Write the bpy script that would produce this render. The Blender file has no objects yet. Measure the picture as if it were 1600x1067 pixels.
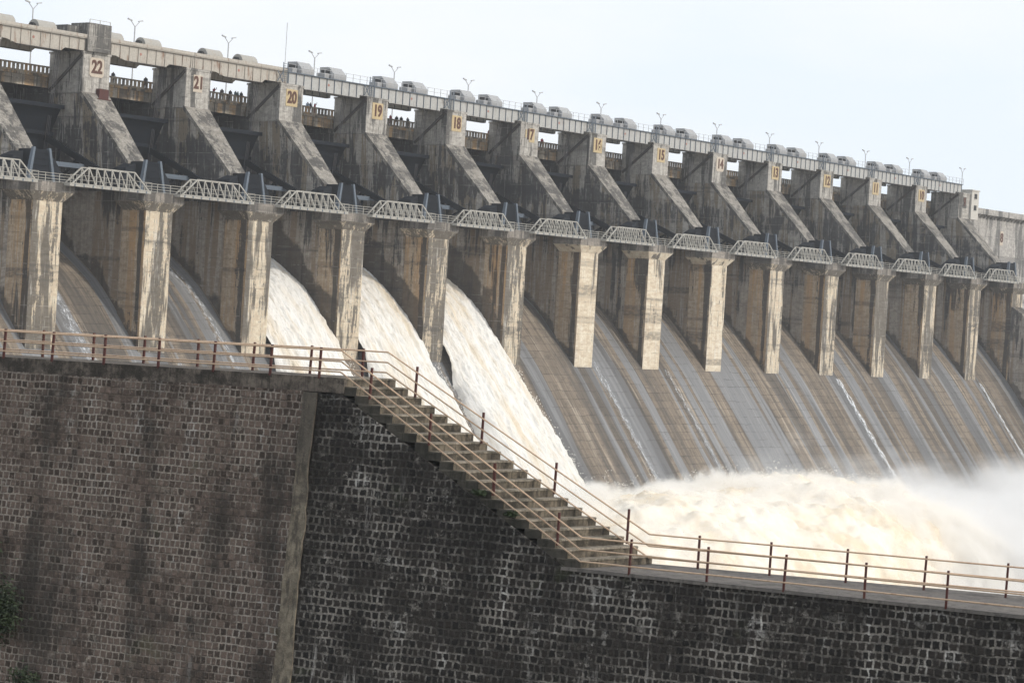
import bpy, math, random
import numpy as np
from mathutils import Vector, Matrix, noise as mn
random.seed(7)
scene = bpy.context.scene
COL = scene.collection
P = 18.3                      # pier pitch
K0, K1 = -1, 13               # piers; number painted = 22-k

# ------------------------------------------------------------------ camera
F_PX = 3782.0
yaw, pitch, roll = .6693, -.0117, .0605
CAM = Vector((-211.87, -225.59, -12.38))
fw = Vector((math.cos(yaw)*math.cos(pitch), math.sin(yaw)*math.cos(pitch), math.sin(pitch)))
r0 = Vector((math.sin(yaw), -math.cos(yaw), 0)); u0 = r0.cross(fw)
RT = r0*math.cos(roll)+u0*math.sin(roll); UP = -r0*math.sin(roll)+u0*math.cos(roll)
cd = bpy.data.cameras.new('camera'); cam = bpy.data.objects.new('camera', cd); COL.objects.link(cam)
cam.matrix_world = Matrix(((RT.x, UP.x, -fw.x, CAM.x), (RT.y, UP.y, -fw.y, CAM.y), (RT.z, UP.z, -fw.z, CAM.z), (0, 0, 0, 1)))
cd.sensor_width = 36; cd.lens = F_PX/1600*36; cd.clip_start = 1; cd.clip_end = 20000
scene.camera = cam

# ------------------------------------------------------------------ mesh builder
class MB:
    def __init__(s): s.v = []; s.f = []; s.sm = False
    def add(s, vs, fs):
        n = len(s.v); s.v += [tuple(map(float, v)) for v in vs]; s.f += [tuple(n+i for i in f) for f in fs]; return s
    def box(s, x0, x1, y0, y1, z0, z1):
        return s.add([(x0,y0,z0),(x1,y0,z0),(x1,y1,z0),(x0,y1,z0),(x0,y0,z1),(x1,y0,z1),(x1,y1,z1),(x0,y1,z1)],
              [(0,3,2,1),(4,5,6,7),(0,1,5,4),(1,2,6,5),(2,3,7,6),(3,0,4,7)])
    def hexa(s, b, t):
        return s.add(list(b)+list(t), [(0,3,2,1),(4,5,6,7),(0,1,5,4),(1,2,6,5),(2,3,7,6),(3,0,4,7)])
    def prism(s, poly, w):
        # poly in (y,z), counter-clockwise seen from +X; w(y,z) -> half width (or (x0,x1))
        n = len(poly); L = []; R = []
        for (y, z) in poly:
            ww = w(y, z) if callable(w) else w
            a, b = ww if isinstance(ww, tuple) else (-ww, ww)
            L.append((a, y, z)); R.append((b, y, z))
        return s.add(L+R, [tuple(range(n-1, -1, -1)), tuple(range(n, 2*n))]+[(i, (i+1) % n, n+(i+1) % n, n+i) for i in range(n)])
    def bar(s, p, q, w, h=None, n=4):
        p = Vector(p); q = Vector(q); d = (q-p).normalized(); h = h or w
        a = d.cross(Vector((0, 0, 1)))
        if a.length < 1e-3: a = Vector((1, 0, 0))
        a.normalize(); b = a.cross(d).normalized()
        if n == 4: off = [a*x*w/2+b*y*h/2 for x, y in ((-1,-1),(1,-1),(1,1),(-1,1))]
        else: off = [a*math.cos(t)*w/2+b*math.sin(t)*h/2 for t in [2*math.pi*i/n for i in range(n)]]
        m = len(off)
        return s.add([p+o for o in off]+[q+o for o in off], [tuple(range(m)), tuple(range(2*m-1, m-1, -1))]+[(i, m+i, m+(i+1) % m, (i+1) % m) for i in range(m)])
    def mesh(s, name, mat, smooth=False):
        me = bpy.data.meshes.new(name); me.from_pydata(s.v, [], s.f); me.update()
        if mat: me.materials.append(mat)
        if smooth:
            for p in me.polygons: p.use_smooth = True
        return me
    def build(s, name, mat, parent=None, smooth=False):
        o = bpy.data.objects.new(name, s.mesh(name, mat, smooth)); COL.objects.link(o)
        if parent: o.parent = parent
        return o

def empty(name, loc=(0,0,0), rz=0):
    o = bpy.data.objects.new(name, None); COL.objects.link(o); o.location = loc; o.rotation_euler = (0, 0, rz); o.empty_display_size = .5
    return o
def tag(o, label=None, cat=None, group=None, kind=None):
    if label: o['label'] = label
    if cat: o['category'] = cat
    if group: o['group'] = group
    if kind: o['kind'] = kind
    return o
KIDS = {}
def copy_tree(o, parent=None):
    c = o.copy(); COL.objects.link(c)
    if parent: c.parent = parent
    for ch in list(o.children): copy_tree(ch, c)
    return c
def tree(o):
    yield o
    for c in o.children: yield from tree(c)

# ------------------------------------------------------------------ materials
class NG:
    def __init__(s, name, rough=.9):
        m = bpy.data.materials.new(name); m.use_nodes = True; s.m = m; s.t = m.node_tree
        s.b = s.t.nodes['Principled BSDF']; s.b.inputs['Roughness'].default_value = rough
        s.b.inputs['Specular IOR Level'].default_value = .3
        s.out = s.t.nodes['Material Output']
    def n(s, typ, **kw):
        x = s.t.nodes.new(typ)
        for k, v in kw.items():
            if isinstance(v, dict):
                pass
            else: setattr(x, k, v)
        return x
    def put(s, sock, v):
        if hasattr(v, 'links') or isinstance(v, bpy.types.NodeSocket): s.t.links.new(v, sock)
        elif isinstance(v, (tuple, list)):
            sock.default_value = tuple(v)+((1,) if len(v) == 3 and sock.type == 'RGBA' else ())
        else: sock.default_value = v
    def obj(s): return s.n('ShaderNodeTexCoord').outputs['Object']
    def gen_uv(s): return s.n('ShaderNodeTexCoord').outputs['UV']
    def math(s, op, a, b=0.0, c=None, clamp=False):
        x = s.n('ShaderNodeMath', operation=op, use_clamp=clamp); s.put(x.inputs[0], a); s.put(x.inputs[1], b)
        if c is not None: s.put(x.inputs[2], c)
        return x.outputs[0]
    def vmul(s, v, k):
        x = s.n('ShaderNodeVectorMath', operation='MULTIPLY'); s.put(x.inputs[0], v); s.put(x.inputs[1], k); return x.outputs[0]
    def vadd(s, v, k):
        x = s.n('ShaderNodeVectorMath', operation='ADD'); s.put(x.inputs[0], v); s.put(x.inputs[1], k); return x.outputs[0]
    def sep(s, v):
        x = s.n('ShaderNodeSeparateXYZ'); s.put(x.inputs[0], v); return x.outputs
    def comb(s, a, b, c):
        x = s.n('ShaderNodeCombineXYZ'); s.put(x.inputs[0], a); s.put(x.inputs[1], b); s.put(x.inputs[2], c); return x.outputs[0]
    def noise(s, v, scale=1., detail=4., rough=.6, dist=0., col=False):
        x = s.n('ShaderNodeTexNoise'); s.put(x.inputs['Vector'], v); x.inputs['Scale'].default_value = scale
        x.inputs['Detail'].default_value = detail; x.inputs['Roughness'].default_value = rough; x.inputs['Distortion'].default_value = dist
        return x.outputs['Color'] if col else x.outputs['Fac']
    def ss(s, v, a, b):      # smoothstep a..b -> 0..1
        x = s.n('ShaderNodeMapRange', interpolation_type='SMOOTHSTEP'); s.put(x.inputs[0], v); s.put(x.inputs[1], a); s.put(x.inputs[2], b)
        x.inputs[3].default_value = 0; x.inputs[4].default_value = 1; return x.outputs[0]
    def mix(s, f, a, b, mode='MIX'):
        x = s.n('ShaderNodeMix', data_type='RGBA', blend_type=mode); s.put(x.inputs[0], f); s.put(x.inputs[6], a); s.put(x.inputs[7], b); return x.outputs[2]
    def ramp(s, f, stops):
        x = s.n('ShaderNodeValToRGB'); e = x.color_ramp.elements
        while len(e) < len(stops): e.new(.5)
        for i, (p, c) in enumerate(stops): e[i].position = p; e[i].color = tuple(c)+(1,)
        s.put(x.inputs[0], f); return x.outputs[0]
    def bump(s, h, strength=.5, dist=.1):
        x = s.n('ShaderNodeBump'); x.inputs['Strength'].default_value = strength; x.inputs['Distance'].default_value = dist
        s.put(x.inputs['Height'], h); s.put(s.b.inputs['Normal'], x.outputs[0])
    def col(s, c): s.put(s.b.inputs['Base Color'], c)

def concrete(name, pale, mid, dark, streak=.5, joints=1.25, side=False, whitestreak=.4, chute_line=False, tan=None, groove=False, bands_shade=False):
    g = NG(name); o = g.obj()
    info = g.n('ShaderNodeObjectInfo'); oc = g.sep(info.outputs['Color'])
    off = g.comb(g.math('MULTIPLY', oc[1], 173.), g.math('MULTIPLY', oc[1], 91.), g.math('MULTIPLY', oc[1], 57.))
    p = g.vadd(o, off)
    xyz = g.sep(o)
    st = g.noise(g.vmul(p, (.62, .62, .07)), 1., 7, .68)
    st2 = g.noise(g.vmul(p, (3.6, 3.6, .16)), 1., 4, .7)
    bl = g.noise(p, .22, 5, .65)
    bl2 = g.noise(g.vmul(p, (1, 1, 2.2)), .9, 6, .75)
    wide = g.noise(g.vmul(p, (.42, .42, .045)), 1., 4, .6)
    c = g.mix(g.ss(g.math('ADD', g.math('MULTIPLY', st2, .5), g.math('MULTIPLY', bl2, .5)), .42, .60), mid, pale)
    if tan: c = g.mix(g.ss(g.noise(g.vmul(p, (.8, .8, .03)), 1., 3), .47, .57), c, tan)
    amt = oc[0]      # 0 clean .. 1 dirty
    vA = g.math('ADD', .5, g.math('MULTIPLY', g.math('SUBTRACT', g.math('ADD', g.math('MULTIPLY', st, .78), g.math('MULTIPLY', bl2, .22)), .5), 2.5))
    vB = g.math('ADD', .44, g.math('MULTIPLY', g.math('SUBTRACT', g.math('ADD', g.math('MULTIPLY', st2, .72), g.math('MULTIPLY', bl2, .28)), .5), 2.1))
    vC = g.math('ADD', .48, g.math('MULTIPLY', g.math('SUBTRACT', wide, .5), 2.2))
    v = g.math('MAXIMUM', g.math('MAXIMUM', vA, vB), vC)
    thr = g.math('SUBTRACT', .815-.18*streak, g.math('MULTIPLY', amt, .24))
    if chute_line:   # spray-washed band that follows the chute is cleaner and browner; wet band right above the water
        yq = g.math('MULTIPLY', xyz[1], xyz[1])
        hgt = g.math('ADD', g.math('ADD', xyz[2], 20.), g.math('ADD', g.math('MULTIPLY', xyz[1], -1.15), g.math('MULTIPLY', yq, .0185)))
        h2 = g.math('ADD', hgt, g.math('MULTIPLY', g.math('SUBTRACT', bl, .5), 9.))
        wash = g.ss(h2, 11.5, 7.5)
        thr = g.math('ADD', thr, g.math('MULTIPLY', wash, .11))
        c = g.mix(g.math('MULTIPLY', wash, .35), c, (.26, .215, .17))
        thr = g.math('SUBTRACT', thr, g.math('MULTIPLY', g.ss(h2, 12., 16.), .05))
    if groove:
        thr = g.math('SUBTRACT', thr, g.math('MULTIPLY', g.math('MULTIPLY', g.ss(xyz[1], 1.35, .9), g.ss(xyz[1], .25, .5)), .3))
        thr = g.math('ADD', thr, g.math('MULTIPLY', g.ss(xyz[1], 1.3, 1.6), .05))
    if bands_shade:
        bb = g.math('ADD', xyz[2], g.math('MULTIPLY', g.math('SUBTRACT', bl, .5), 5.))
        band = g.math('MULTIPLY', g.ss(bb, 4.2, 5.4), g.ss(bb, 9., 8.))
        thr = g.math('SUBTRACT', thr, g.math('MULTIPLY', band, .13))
        thr = g.math('SUBTRACT', thr, g.math('MULTIPLY', g.ss(g.math('ADD', g.math('SUBTRACT', xyz[1], g.math('MULTIPLY', xyz[2], .5)), g.math('MULTIPLY', g.math('SUBTRACT', bl, .5), 8.)), 12.2, 15.2), .42))  # recess shade at the wall's rear, painted in with a diagonal edge
    dk = g.ss(g.math('SUBTRACT', v, thr), -.04, .07)
    c = g.mix(g.math('MULTIPLY', dk, .84), c, dark)
    # pale lime runs over everything
    lr = g.noise(g.vadd(g.vmul(p, (2.6, 2.6, .20)), (31., 7., 3.)), 1., 5, .7)
    c = g.mix(g.math('MULTIPLY', g.ss(lr, .56, .68), whitestreak), c, (.58, .565, .53))
    if chute_line:
        wetm = g.ss(g.math('SUBTRACT', h2, g.math('ADD', 1.3, g.math('MULTIPLY', oc[2], 5.2))), .5, -.5)
        c = g.mix(g.math('MULTIPLY', wetm, .8), c, (.060, .050, .042))
    # horizontal dark lifts
    lift = g.noise(g.comb(0., oc[1], g.math('ADD', xyz[2], g.math('MULTIPLY', oc[1], 300.))), .33, 3, .6)
    lf = g.math('MULTIPLY', g.ss(lift, .54, .62), g.ss(bl2, .38, .56))
    c = g.mix(g.math('MULTIPLY', lf, .6), c, dark)
    # mottling
    c = g.mix(.35, c, g.ramp(bl2, [(.3, (.25, .25, .25)), (.7, (.8, .8, .8))]), 'OVERLAY')
    # lift joints
    fr = g.math('FRACT', g.math('DIVIDE', g.math('ADD', xyz[2], 100.), joints))
    jl = g.math('LESS_THAN', fr, .055)
    jl = g.math('MULTIPLY', jl, g.ss(g.noise(p, .7, 3), .4, .6))
    c = g.mix(g.math('MULTIPLY', jl, .5), c, g.mix(g.math('GREATER_THAN', bl, .5), (.05, .05, .05), (.42, .40, .37)))
    g.col(c)
    g.bump(g.math('ADD', bl2, g.math('MULTIPLY', jl, -.8)), .5, .08)
    return g.m

DK = (.027, .028, .031)
M = {}
M['shaft'] = concrete('lower_pier_concrete', (.46, .42, .37), (.27, .24, .21), DK, .66, 1.25, chute_line=True, tan=(.24, .18, .125), whitestreak=.4)
M['noseside'] = concrete('nose_side_concrete', (.50, .41, .31), (.36, .27, .18), DK, .6, 1.25, tan=(.44, .29, .16), whitestreak=.3, groove=True, chute_line=True)
M['nose'] = concrete('nose_face_concrete', (.64, .57, .46), (.54, .45, .335), (.052, .049, .047), .45, 1.25, whitestreak=.5)
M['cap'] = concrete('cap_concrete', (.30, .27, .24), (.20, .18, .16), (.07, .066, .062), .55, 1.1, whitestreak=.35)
M['wall'] = concrete('upper_pier_concrete', (.47, .44, .40), (.30, .275, .245), (.035, .036, .042), .70, 1.5, tan=(.24, .20, .15), whitestreak=.55, bands_shade=True)
M['tower'] = concrete('tower_concrete', (.45, .43, .40), (.28, .265, .245), (.055, .054, .053), .72, 1.5, whitestreak=.6)
M['strut'] = concrete('strut_concrete', (.30, .28, .25), (.19, .175, .155), (.055, .052, .05), .9, 1.1, whitestreak=.35)
M['road'] = concrete('road_bridge_concrete', (.48, .43, .36), (.34, .30, .25), (.12, .11, .1), .5, 2., tan=(.46, .32, .19), whitestreak=.4)
M['farwall'] = concrete('abutment_concrete', (.42, .40, .38), (.28, .27, .26), (.1, .1, .1), .5, 2., whitestreak=.7)

def paint(name, col, rust=(.2, .09, .04), amt=.4, rough=.5, metal=0., sc=1.):
    g = NG(name, rough); o = g.obj(); info = g.n('ShaderNodeObjectInfo')
    p = g.vadd(o, g.comb(g.math('MULTIPLY', info.outputs['Random'], 91.), 0., 0.))
    a = g.noise(g.vmul(p, (1.6*sc, 1.6*sc, .35*sc)), 1., 5, .7); b = g.noise(p, 4.*sc, 4, .6)
    c = g.mix(g.ss(b, .3, .7), tuple(x*.82 for x in col), col)
    c = g.mix(g.math('MULTIPLY', g.ss(a, .52, .7), amt), c, rust)
    g.col(c); g.b.inputs['Metallic'].default_value = metal
    return g.m
M['girder'] = paint('white_girder_paint', (.43, .43, .42), (.22, .18, .15), .5)
M['rustgirder'] = paint('rusty_girder_paint', (.44, .41, .365), (.20, .115, .075), 1.)
M['soffit'] = paint('dark_steel_soffit', (.07, .065, .062), amt=.3)
M['truss'] = paint('pale_truss_paint', (.40, .39, .36), (.22, .17, .13), .45)
M['hood'] = paint('grey_hood_sheet', (.36, .365, .375), (.4, .36, .3), .4)
M['hoodold'] = paint('weathered_hood_sheet', (.38, .365, .335), (.3, .22, .14), .55)
M['dark'] = paint('dark_steel', (.013, .016, .022), (.02, .02, .02), .3, .6)
M['dark'].node_tree.nodes['Principled BSDF'].inputs['Specular IOR Level'].default_value = .08
M['fin'] = paint('blue_grey_steel', (.13, .16, .20), (.08, .07, .06), .4)
M['gate'] = paint('dark_gate_skin', (.016, .02, .028), (.03, .025, .02), .5)
M['gate'].node_tree.nodes['Principled BSDF'].inputs['Specular IOR Level'].default_value = .08
M['lamp'] = paint('lamp_grey', (.45, .46, .48), amt=.1)
M['rope'] = paint('wire_rope', (.10, .10, .11), amt=.2)
M['void'] = paint('dark_opening', (.02, .02, .022), amt=.0)
M['box'] = paint('dull_red_box_paint', (.09, .035, .03), (.05, .04, .035), .8, .8)
M['post'] = paint('maroon_post_paint', (.085, .024, .02), (.2, .1, .06), .6, .6, sc=6)
M['rail'] = paint('tan_rail_paint', (.60, .43, .30), (.26, .13, .08), .6, .5, sc=5)
M['yellow'] = paint('yellow_number_panel', (.52, .41, .24), (.30, .25, .2), .75, sc=3)
M['cream'] = paint('cream_number_panel', (.55, .48, .40), (.33, .25, .2), .7, sc=3)
M['white'] = paint('white_wash', (.54, .52, .48), (.3, .28, .25), .3)
M['numeral'] = paint('dark_numeral_paint', (.10, .045, .032), (.30, .20, .13), .4, sc=3)
M['red'] = paint('red_emblem_paint', (.36, .17, .14), amt=.2)

# chute
def chute_mat():
    g = NG('spillway_chute_concrete', .85); uv = g.gen_uv(); s = g.sep(uv)   # u = x (m), v = arc length (m)
    wob = g.noise(g.comb(g.math('MULTIPLY', s[0], .15), g.math('MULTIPLY', s[1], .03), 0.), 1., 3)
    u2 = g.math('ADD', s[0], g.math('MULTIPLY', g.math('SUBTRACT', wob, .5), 1.6))
    band = g.noise(g.comb(g.math('MULTIPLY', u2, .31), g.math('MULTIPLY', s[1], .006), 3.3), 1., 2, .5)
    fine = g.noise(g.comb(g.math('MULTIPLY', u2, 1.7), g.math('MULTIPLY', s[1], .03), 1.), 1., 5, .65)
    blk = g.noise(g.comb(g.math('MULTIPLY', s[0], .9), g.math('MULTIPLY', s[1], .9), 5.), 1., 6, .7)
    # slab joints
    br = g.n('ShaderNodeTexBrick', offset=.37, offset_frequency=2); g.put(br.inputs['Vector'], g.vadd(g.comb(s[0], s[1], 0.), g.vmul(g.vadd(g.noise(uv, .6, 2, .5, col=True), (-.5, -.5, -.5)), (.9, .5, 0.))))
    br.inputs['Scale'].default_value = 1.; br.inputs['Brick Width'].default_value = 4.6; br.inputs['Row Height'].default_value = 1.5
    br.inputs['Mortar Size'].default_value = .045; br.inputs['Mortar Smooth'].default_value = .3
    br.inputs['Color1'].default_value = (.40, .40, .40, 1); br.inputs['Color2'].default_value = (.60, .60, .60, 1); br.inputs['Mortar'].default_value = (.1, .1, .1, 1)
    dry = g.mix(g.ss(fine, .3, .7), (.095, .078, .062), (.235, .190, .145))
    dry = g.mix(g.math('MULTIPLY', g.ss(blk, .50, .66), .6), dry, (.06, .052, .045))
    dry = g.mix(g.math('MULTIPLY', g.ss(g.noise(g.comb(g.math('MULTIPLY', s[0], .8), g.math('MULTIPLY', s[1], .05), 14.), 1., 5, .7), .54, .66), .6), dry, (.36, .31, .25))
    dry = g.mix(.45, dry, br.outputs['Color'], 'OVERLAY')
    wet = g.mix(g.ss(fine, .25, .75), (.115, .118, .125), (.215, .212, .212))
    wf = g.ss(band, .492, .510)
    c = g.mix(wf, dry, wet)
    tr = g.math('MULTIPLY', g.ss(fine, .56, .68), g.ss(band, .50, .56))
    c = g.mix(g.math('MULTIPLY', tr, .2), c, (.42, .43, .45))
    dm = g.math('MULTIPLY', g.ss(g.noise(g.comb(g.math('MULTIPLY', s[0], .35), g.math('MULTIPLY', s[1], .012), 9.), 1., 5), .50, .57), .62)
    c = g.mix(dm, c, (.055, .052, .05))
    jm = g.math('MULTIPLY', br.outputs['Fac'], g.ss(g.noise(uv, .35, 3), .44, .60))
    c = g.mix(g.math('MULTIPLY', jm, .75), c, (.035, .032, .03))
    g.col(c)
    g.put(g.b.inputs['Roughness'], g.math('SUBTRACT', .9, g.math('MULTIPLY', wf, .42)))
    g.b.inputs['Specular IOR Level'].default_value = .5
    g.bump(g.math('ADD', blk, g.math('MULTIPLY', jm, -1.)), .6, .1)
    return g.m
M['chute'] = chute_mat()

def water_mat(name, warm=.5, fs=(1.4, .10, 1.)):
    g = NG(name, .6); uv = g.gen_uv(); s = g.sep(uv)
    f1 = g.noise(g.vmul(uv, fs), 1., 6, .7); f2 = g.noise(g.vmul(uv, (fs[0]*.25, fs[1]*.5, 1)), 1., 4, .6)
    c = g.mix(g.ss(f2, .42, .70), (.80, .785, .755), (.70, .61, .48))
    c = g.mix(g.math('MULTIPLY', g.ss(f1, .55, .72), .6), c, (.62, .54, .42))
    c = g.mix(g.math('MULTIPLY', g.ss(f1, .5, .3), .6), c, (.93, .93, .93))
    g.col(c); g.b.inputs['Subsurface Weight'].default_value = .0
    f3 = g.noise(g.vmul(uv, (fs[0]*3, fs[1]*6, 1)), 1., 5, .75)
    g.bump(g.math('ADD', f1, g.math('MULTIPLY', f3, .5)), .8, .45)
    return g.m
M['jet'] = water_mat('foaming_brown_white_water')

def spray_mat():
    g = NG('churning_spray', .9); o = g.obj()
    f1 = g.noise(o, .10, 6, .6); f2 = g.noise(o, .9, 6, .7); 
    c = g.mix(g.ss(f1, .42, .62), (.78, .72, .63), (.70, .60, .46))
    c = g.mix(g.math('MULTIPLY', g.ss(f2, .5, .7), .3), c, (.88, .85, .80))
    g.col(c); g.bump(g.math('ADD', f1, g.math('MULTIPLY', f2, .3)), .35, .9)
    return g.m
M['spray'] = spray_mat()

# ------------------------------------------------------------------ chute profile (y, z)
PROF = [(30, -3.2), (26, -3.0), (22, -3.7), (19, -4.9), (16, -6.4), (13, -8.2), (10.7, -9.7), (8.5, -11.24), (6.8, -12.8), (5.2, -14.4), (2.6, -17.2), (0.1, -20.0), (-2, -22.6), (-4.9, -26.4), (-8.5, -31.2), (-12.3, -36.2), (-16, -41.1), (-20, -46.4), (-23, -49.8), (-27, -53), (-32, -55), (-40, -56)]
def pz(y):
    for (a, za), (b, zb) in zip(PROF, PROF[1:]):
        if b <= y <= a: return za+(zb-za)*(a-y)/(a-b)
    return PROF[-1][1] if y < -40 else PROF[0][1]
def chute():
    x0, x1 = P*-3, P*13-2.2
    nx = 60; vs = []; fs = []; uv = []
    arc = [0]
    for a, b in zip(PROF, PROF[1:]): arc.append(arc[-1]+math.hypot(a[0]-b[0], a[1]-b[1]))
    for j, (y, z) in enumerate(PROF):
        for i in range(nx+1):
            x = x0+(x1-x0)*i/nx; vs.append((x, y, z)); uv.append((x, arc[j]))
    for j in range(len(PROF)-1):
        for i in range(nx):
            a = j*(nx+1)+i; fs.append((a, a+nx+1, a+nx+2, a+1))
    # underside block so it has thickness
    n = len(vs); vs += [(x0, 30, -62), (x1, 30, -62), (x0, -40, -62), (x1, -40, -62)]; uv += [(0, 0)]*4
    last = (len(PROF)-1)*(nx+1)
    fs += [(n, n+1, n+3, n+2), (last, n+2, n+3, last+nx), (0, nx, n+1, n)]
    mb = MB(); mb.v = vs; mb.f = fs; o = mb.build('spillway', M['chute'])
    l = o.data.uv_layers.new(name='UVMap')
    for lp in o.data.loops: l.data[lp.index].uv = uv[lp.vertex_index]
    for p in o.data.polygons: p.use_smooth = len(p.vertices) == 4
    tag(o, 'long sloping concrete spillway chute with brown and wet grey stripes below the gate piers', 'spillway')
chute()

# ------------------------------------------------------------------ piers
def lerp(a, b, t): return a+(b-a)*max(0, min(1, t))
def upw(y, z): return lerp(1.45, 2.3, (y-4.8)/8.6)
number_font = None
def text_mesh(txt, size, mat, name='numeral'):
    cu = bpy.data.curves.new('t', 'FONT'); cu.body = txt; cu.size = size; cu.extrude = .03; cu.offset = .035*size; cu.align_x = 'CENTER'; cu.align_y = 'CENTER'; cu.space_character = 1.0
    ob = bpy.data.objects.new('t', cu); COL.objects.link(ob)
    bpy.context.view_layer.update()
    me = bpy.data.meshes.new_from_object(ob.evaluated_get(bpy.context.evaluated_depsgraph_get()))
    bpy.data.objects.remove(ob); me.name = name; me.materials.clear(); me.materials.append(mat)
    return me

def rail_segment(mb, p, q, h=1.08, step=1.4, w=.07, rails=(1.0, .62, .28)):
    p = Vector(p); q = Vector(q); n = max(1, round((q-p).length/step))
    for i in range(n+1):
        a = p.lerp(q, i/n); mb.bar(a, a+Vector((0, 0, h)), w)
    for r in rails: mb.bar(p+Vector((0, 0, h*r)), q+Vector((0, 0, h*r)), w*.8)

def make_pier():
    root = empty('gate_pier')
    b = MB()   # main lower shaft behind the nose block
    b.prism([(4.0, -22), (26, -9), (26, -.6), (24, -.02), (4.0, -.02)], 2.15)
    b.build('lower_shaft', M['shaft'], root)
    b = MB().box(-2.3, 2.3, .05, 4.3, -24, -2.3)
    b.build('nose_block', M['noseside'], root)
    b = MB().box(-2.27, 2.27, 0, .05, -24, -2.32)
    b.build('nose_face', M['nose'], root)
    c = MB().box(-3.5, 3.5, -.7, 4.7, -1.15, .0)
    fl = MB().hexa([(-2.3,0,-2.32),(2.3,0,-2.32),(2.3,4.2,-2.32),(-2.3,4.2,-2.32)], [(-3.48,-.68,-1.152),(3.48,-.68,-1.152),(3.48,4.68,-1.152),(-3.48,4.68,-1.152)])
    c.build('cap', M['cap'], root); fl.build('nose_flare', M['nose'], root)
    b = MB()
    b.prism([(4.85, .01), (26, .01), (26, 13.25), (19.9, 13.25), (19.9, 12.6), (13.4, 12.55), (4.85, 3.5)], upw)
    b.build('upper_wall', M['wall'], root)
    b = MB().box(-2.3, 2.3, 13.38, 19.9, 12.62, 18.0)
    b.box(-2.42, 2.42, 13.3, 20.0, 17.75, 18.02)
    b.build('tower', M['tower'], root)
    b = MB().prism([(4.72, 3.1), (5.0, 3.1), (5.05, 3.72), (13.6, 12.35), (13.6, 12.9), (13.32, 12.75), (4.72, 3.95)], lambda y, z: upw(y, z)+.07)
    b.build('sloping_strut', M['strut'], root)
    b = MB().bar((-2.38, 13.6, 17.6), (-2.38, 19.6, 12.9), .16, .42)
    b.build('diagonal_brace', M['soffit'], root)
    # trunnion housing
    b = MB().hexa([(-1.75,1.7,.01),(1.75,1.7,.01),(1.75,4.8,.01),(-1.75,4.8,.01)], [(-1.0,1.7,3.95),(1.0,1.7,3.95),(1.0,4.65,3.95),(-1.0,4.65,3.95)])
    for s in (-1, 1): b.hexa([(s*3.5-1.5,2.4,.02),(s*3.5+1.5,2.4,.02),(s*3.5+1.5,7.8,.02),(s*3.5-1.5,7.8,.02)], [(s*2.5-.75,3.0,3.3+.3*s),(s*2.5+.75,3.0,3.3-.3*s),(s*2.5+.75,5.2,3.3-.3*s),(s*2.5-.75,5.2,3.3+.3*s)])
    for i in range(5): b.box(-1.6+.15*i, 1.6-.15*i, 1.62, 1.72, .5+.75*i, .56+.75*i)
    th = b.build('trunnion_housing', M['dark'], root)
    for s in (-1, 1):
        f = MB().hexa([(s*1.95-.2,1.35,.0),(s*1.95+.2,1.35,.0),(s*1.95+.2,2.0,.0),(s*1.95-.2,2.0,.0)], [(s*1.2-.16,1.55,4.15),(s*1.2+.16,1.55,4.15),(s*1.2+.16,2.0,4.15),(s*1.2-.16,2.0,4.15)])
        f.build('flange', M['fin'], th)
    b = MB(); rail_segment(b, (-3.3, -.55, 0), (3.3, -.55, 0), step=2.0, w=.075, rails=(1., .7, .38, .1)); b.build('railing', M['truss'], root)
    return root
pier0 = make_pier()
dirt = {-1: .7, 0: .66, 1: .62, 2: .62, 3: .95, 4: .7, 5: -.15, 6: -.12, 7: -.08, 8: .62, 9: .75, 10: .75, 11: .75, 12: .8, 13: .8}
extra = {0: 'with a raised block on its tower', 5: 'with a clean tan nose and a split yellow number panel', 6: 'with a clean tan nose', 7: 'with a clean tan nose', 13: 'beside the pale gatehouse at the right end'}
PIERS = {}
for k in range(K0, K1+1):
    o = pier0 if k == K0 else copy_tree(pier0)
    PIERS[k] = o
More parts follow.
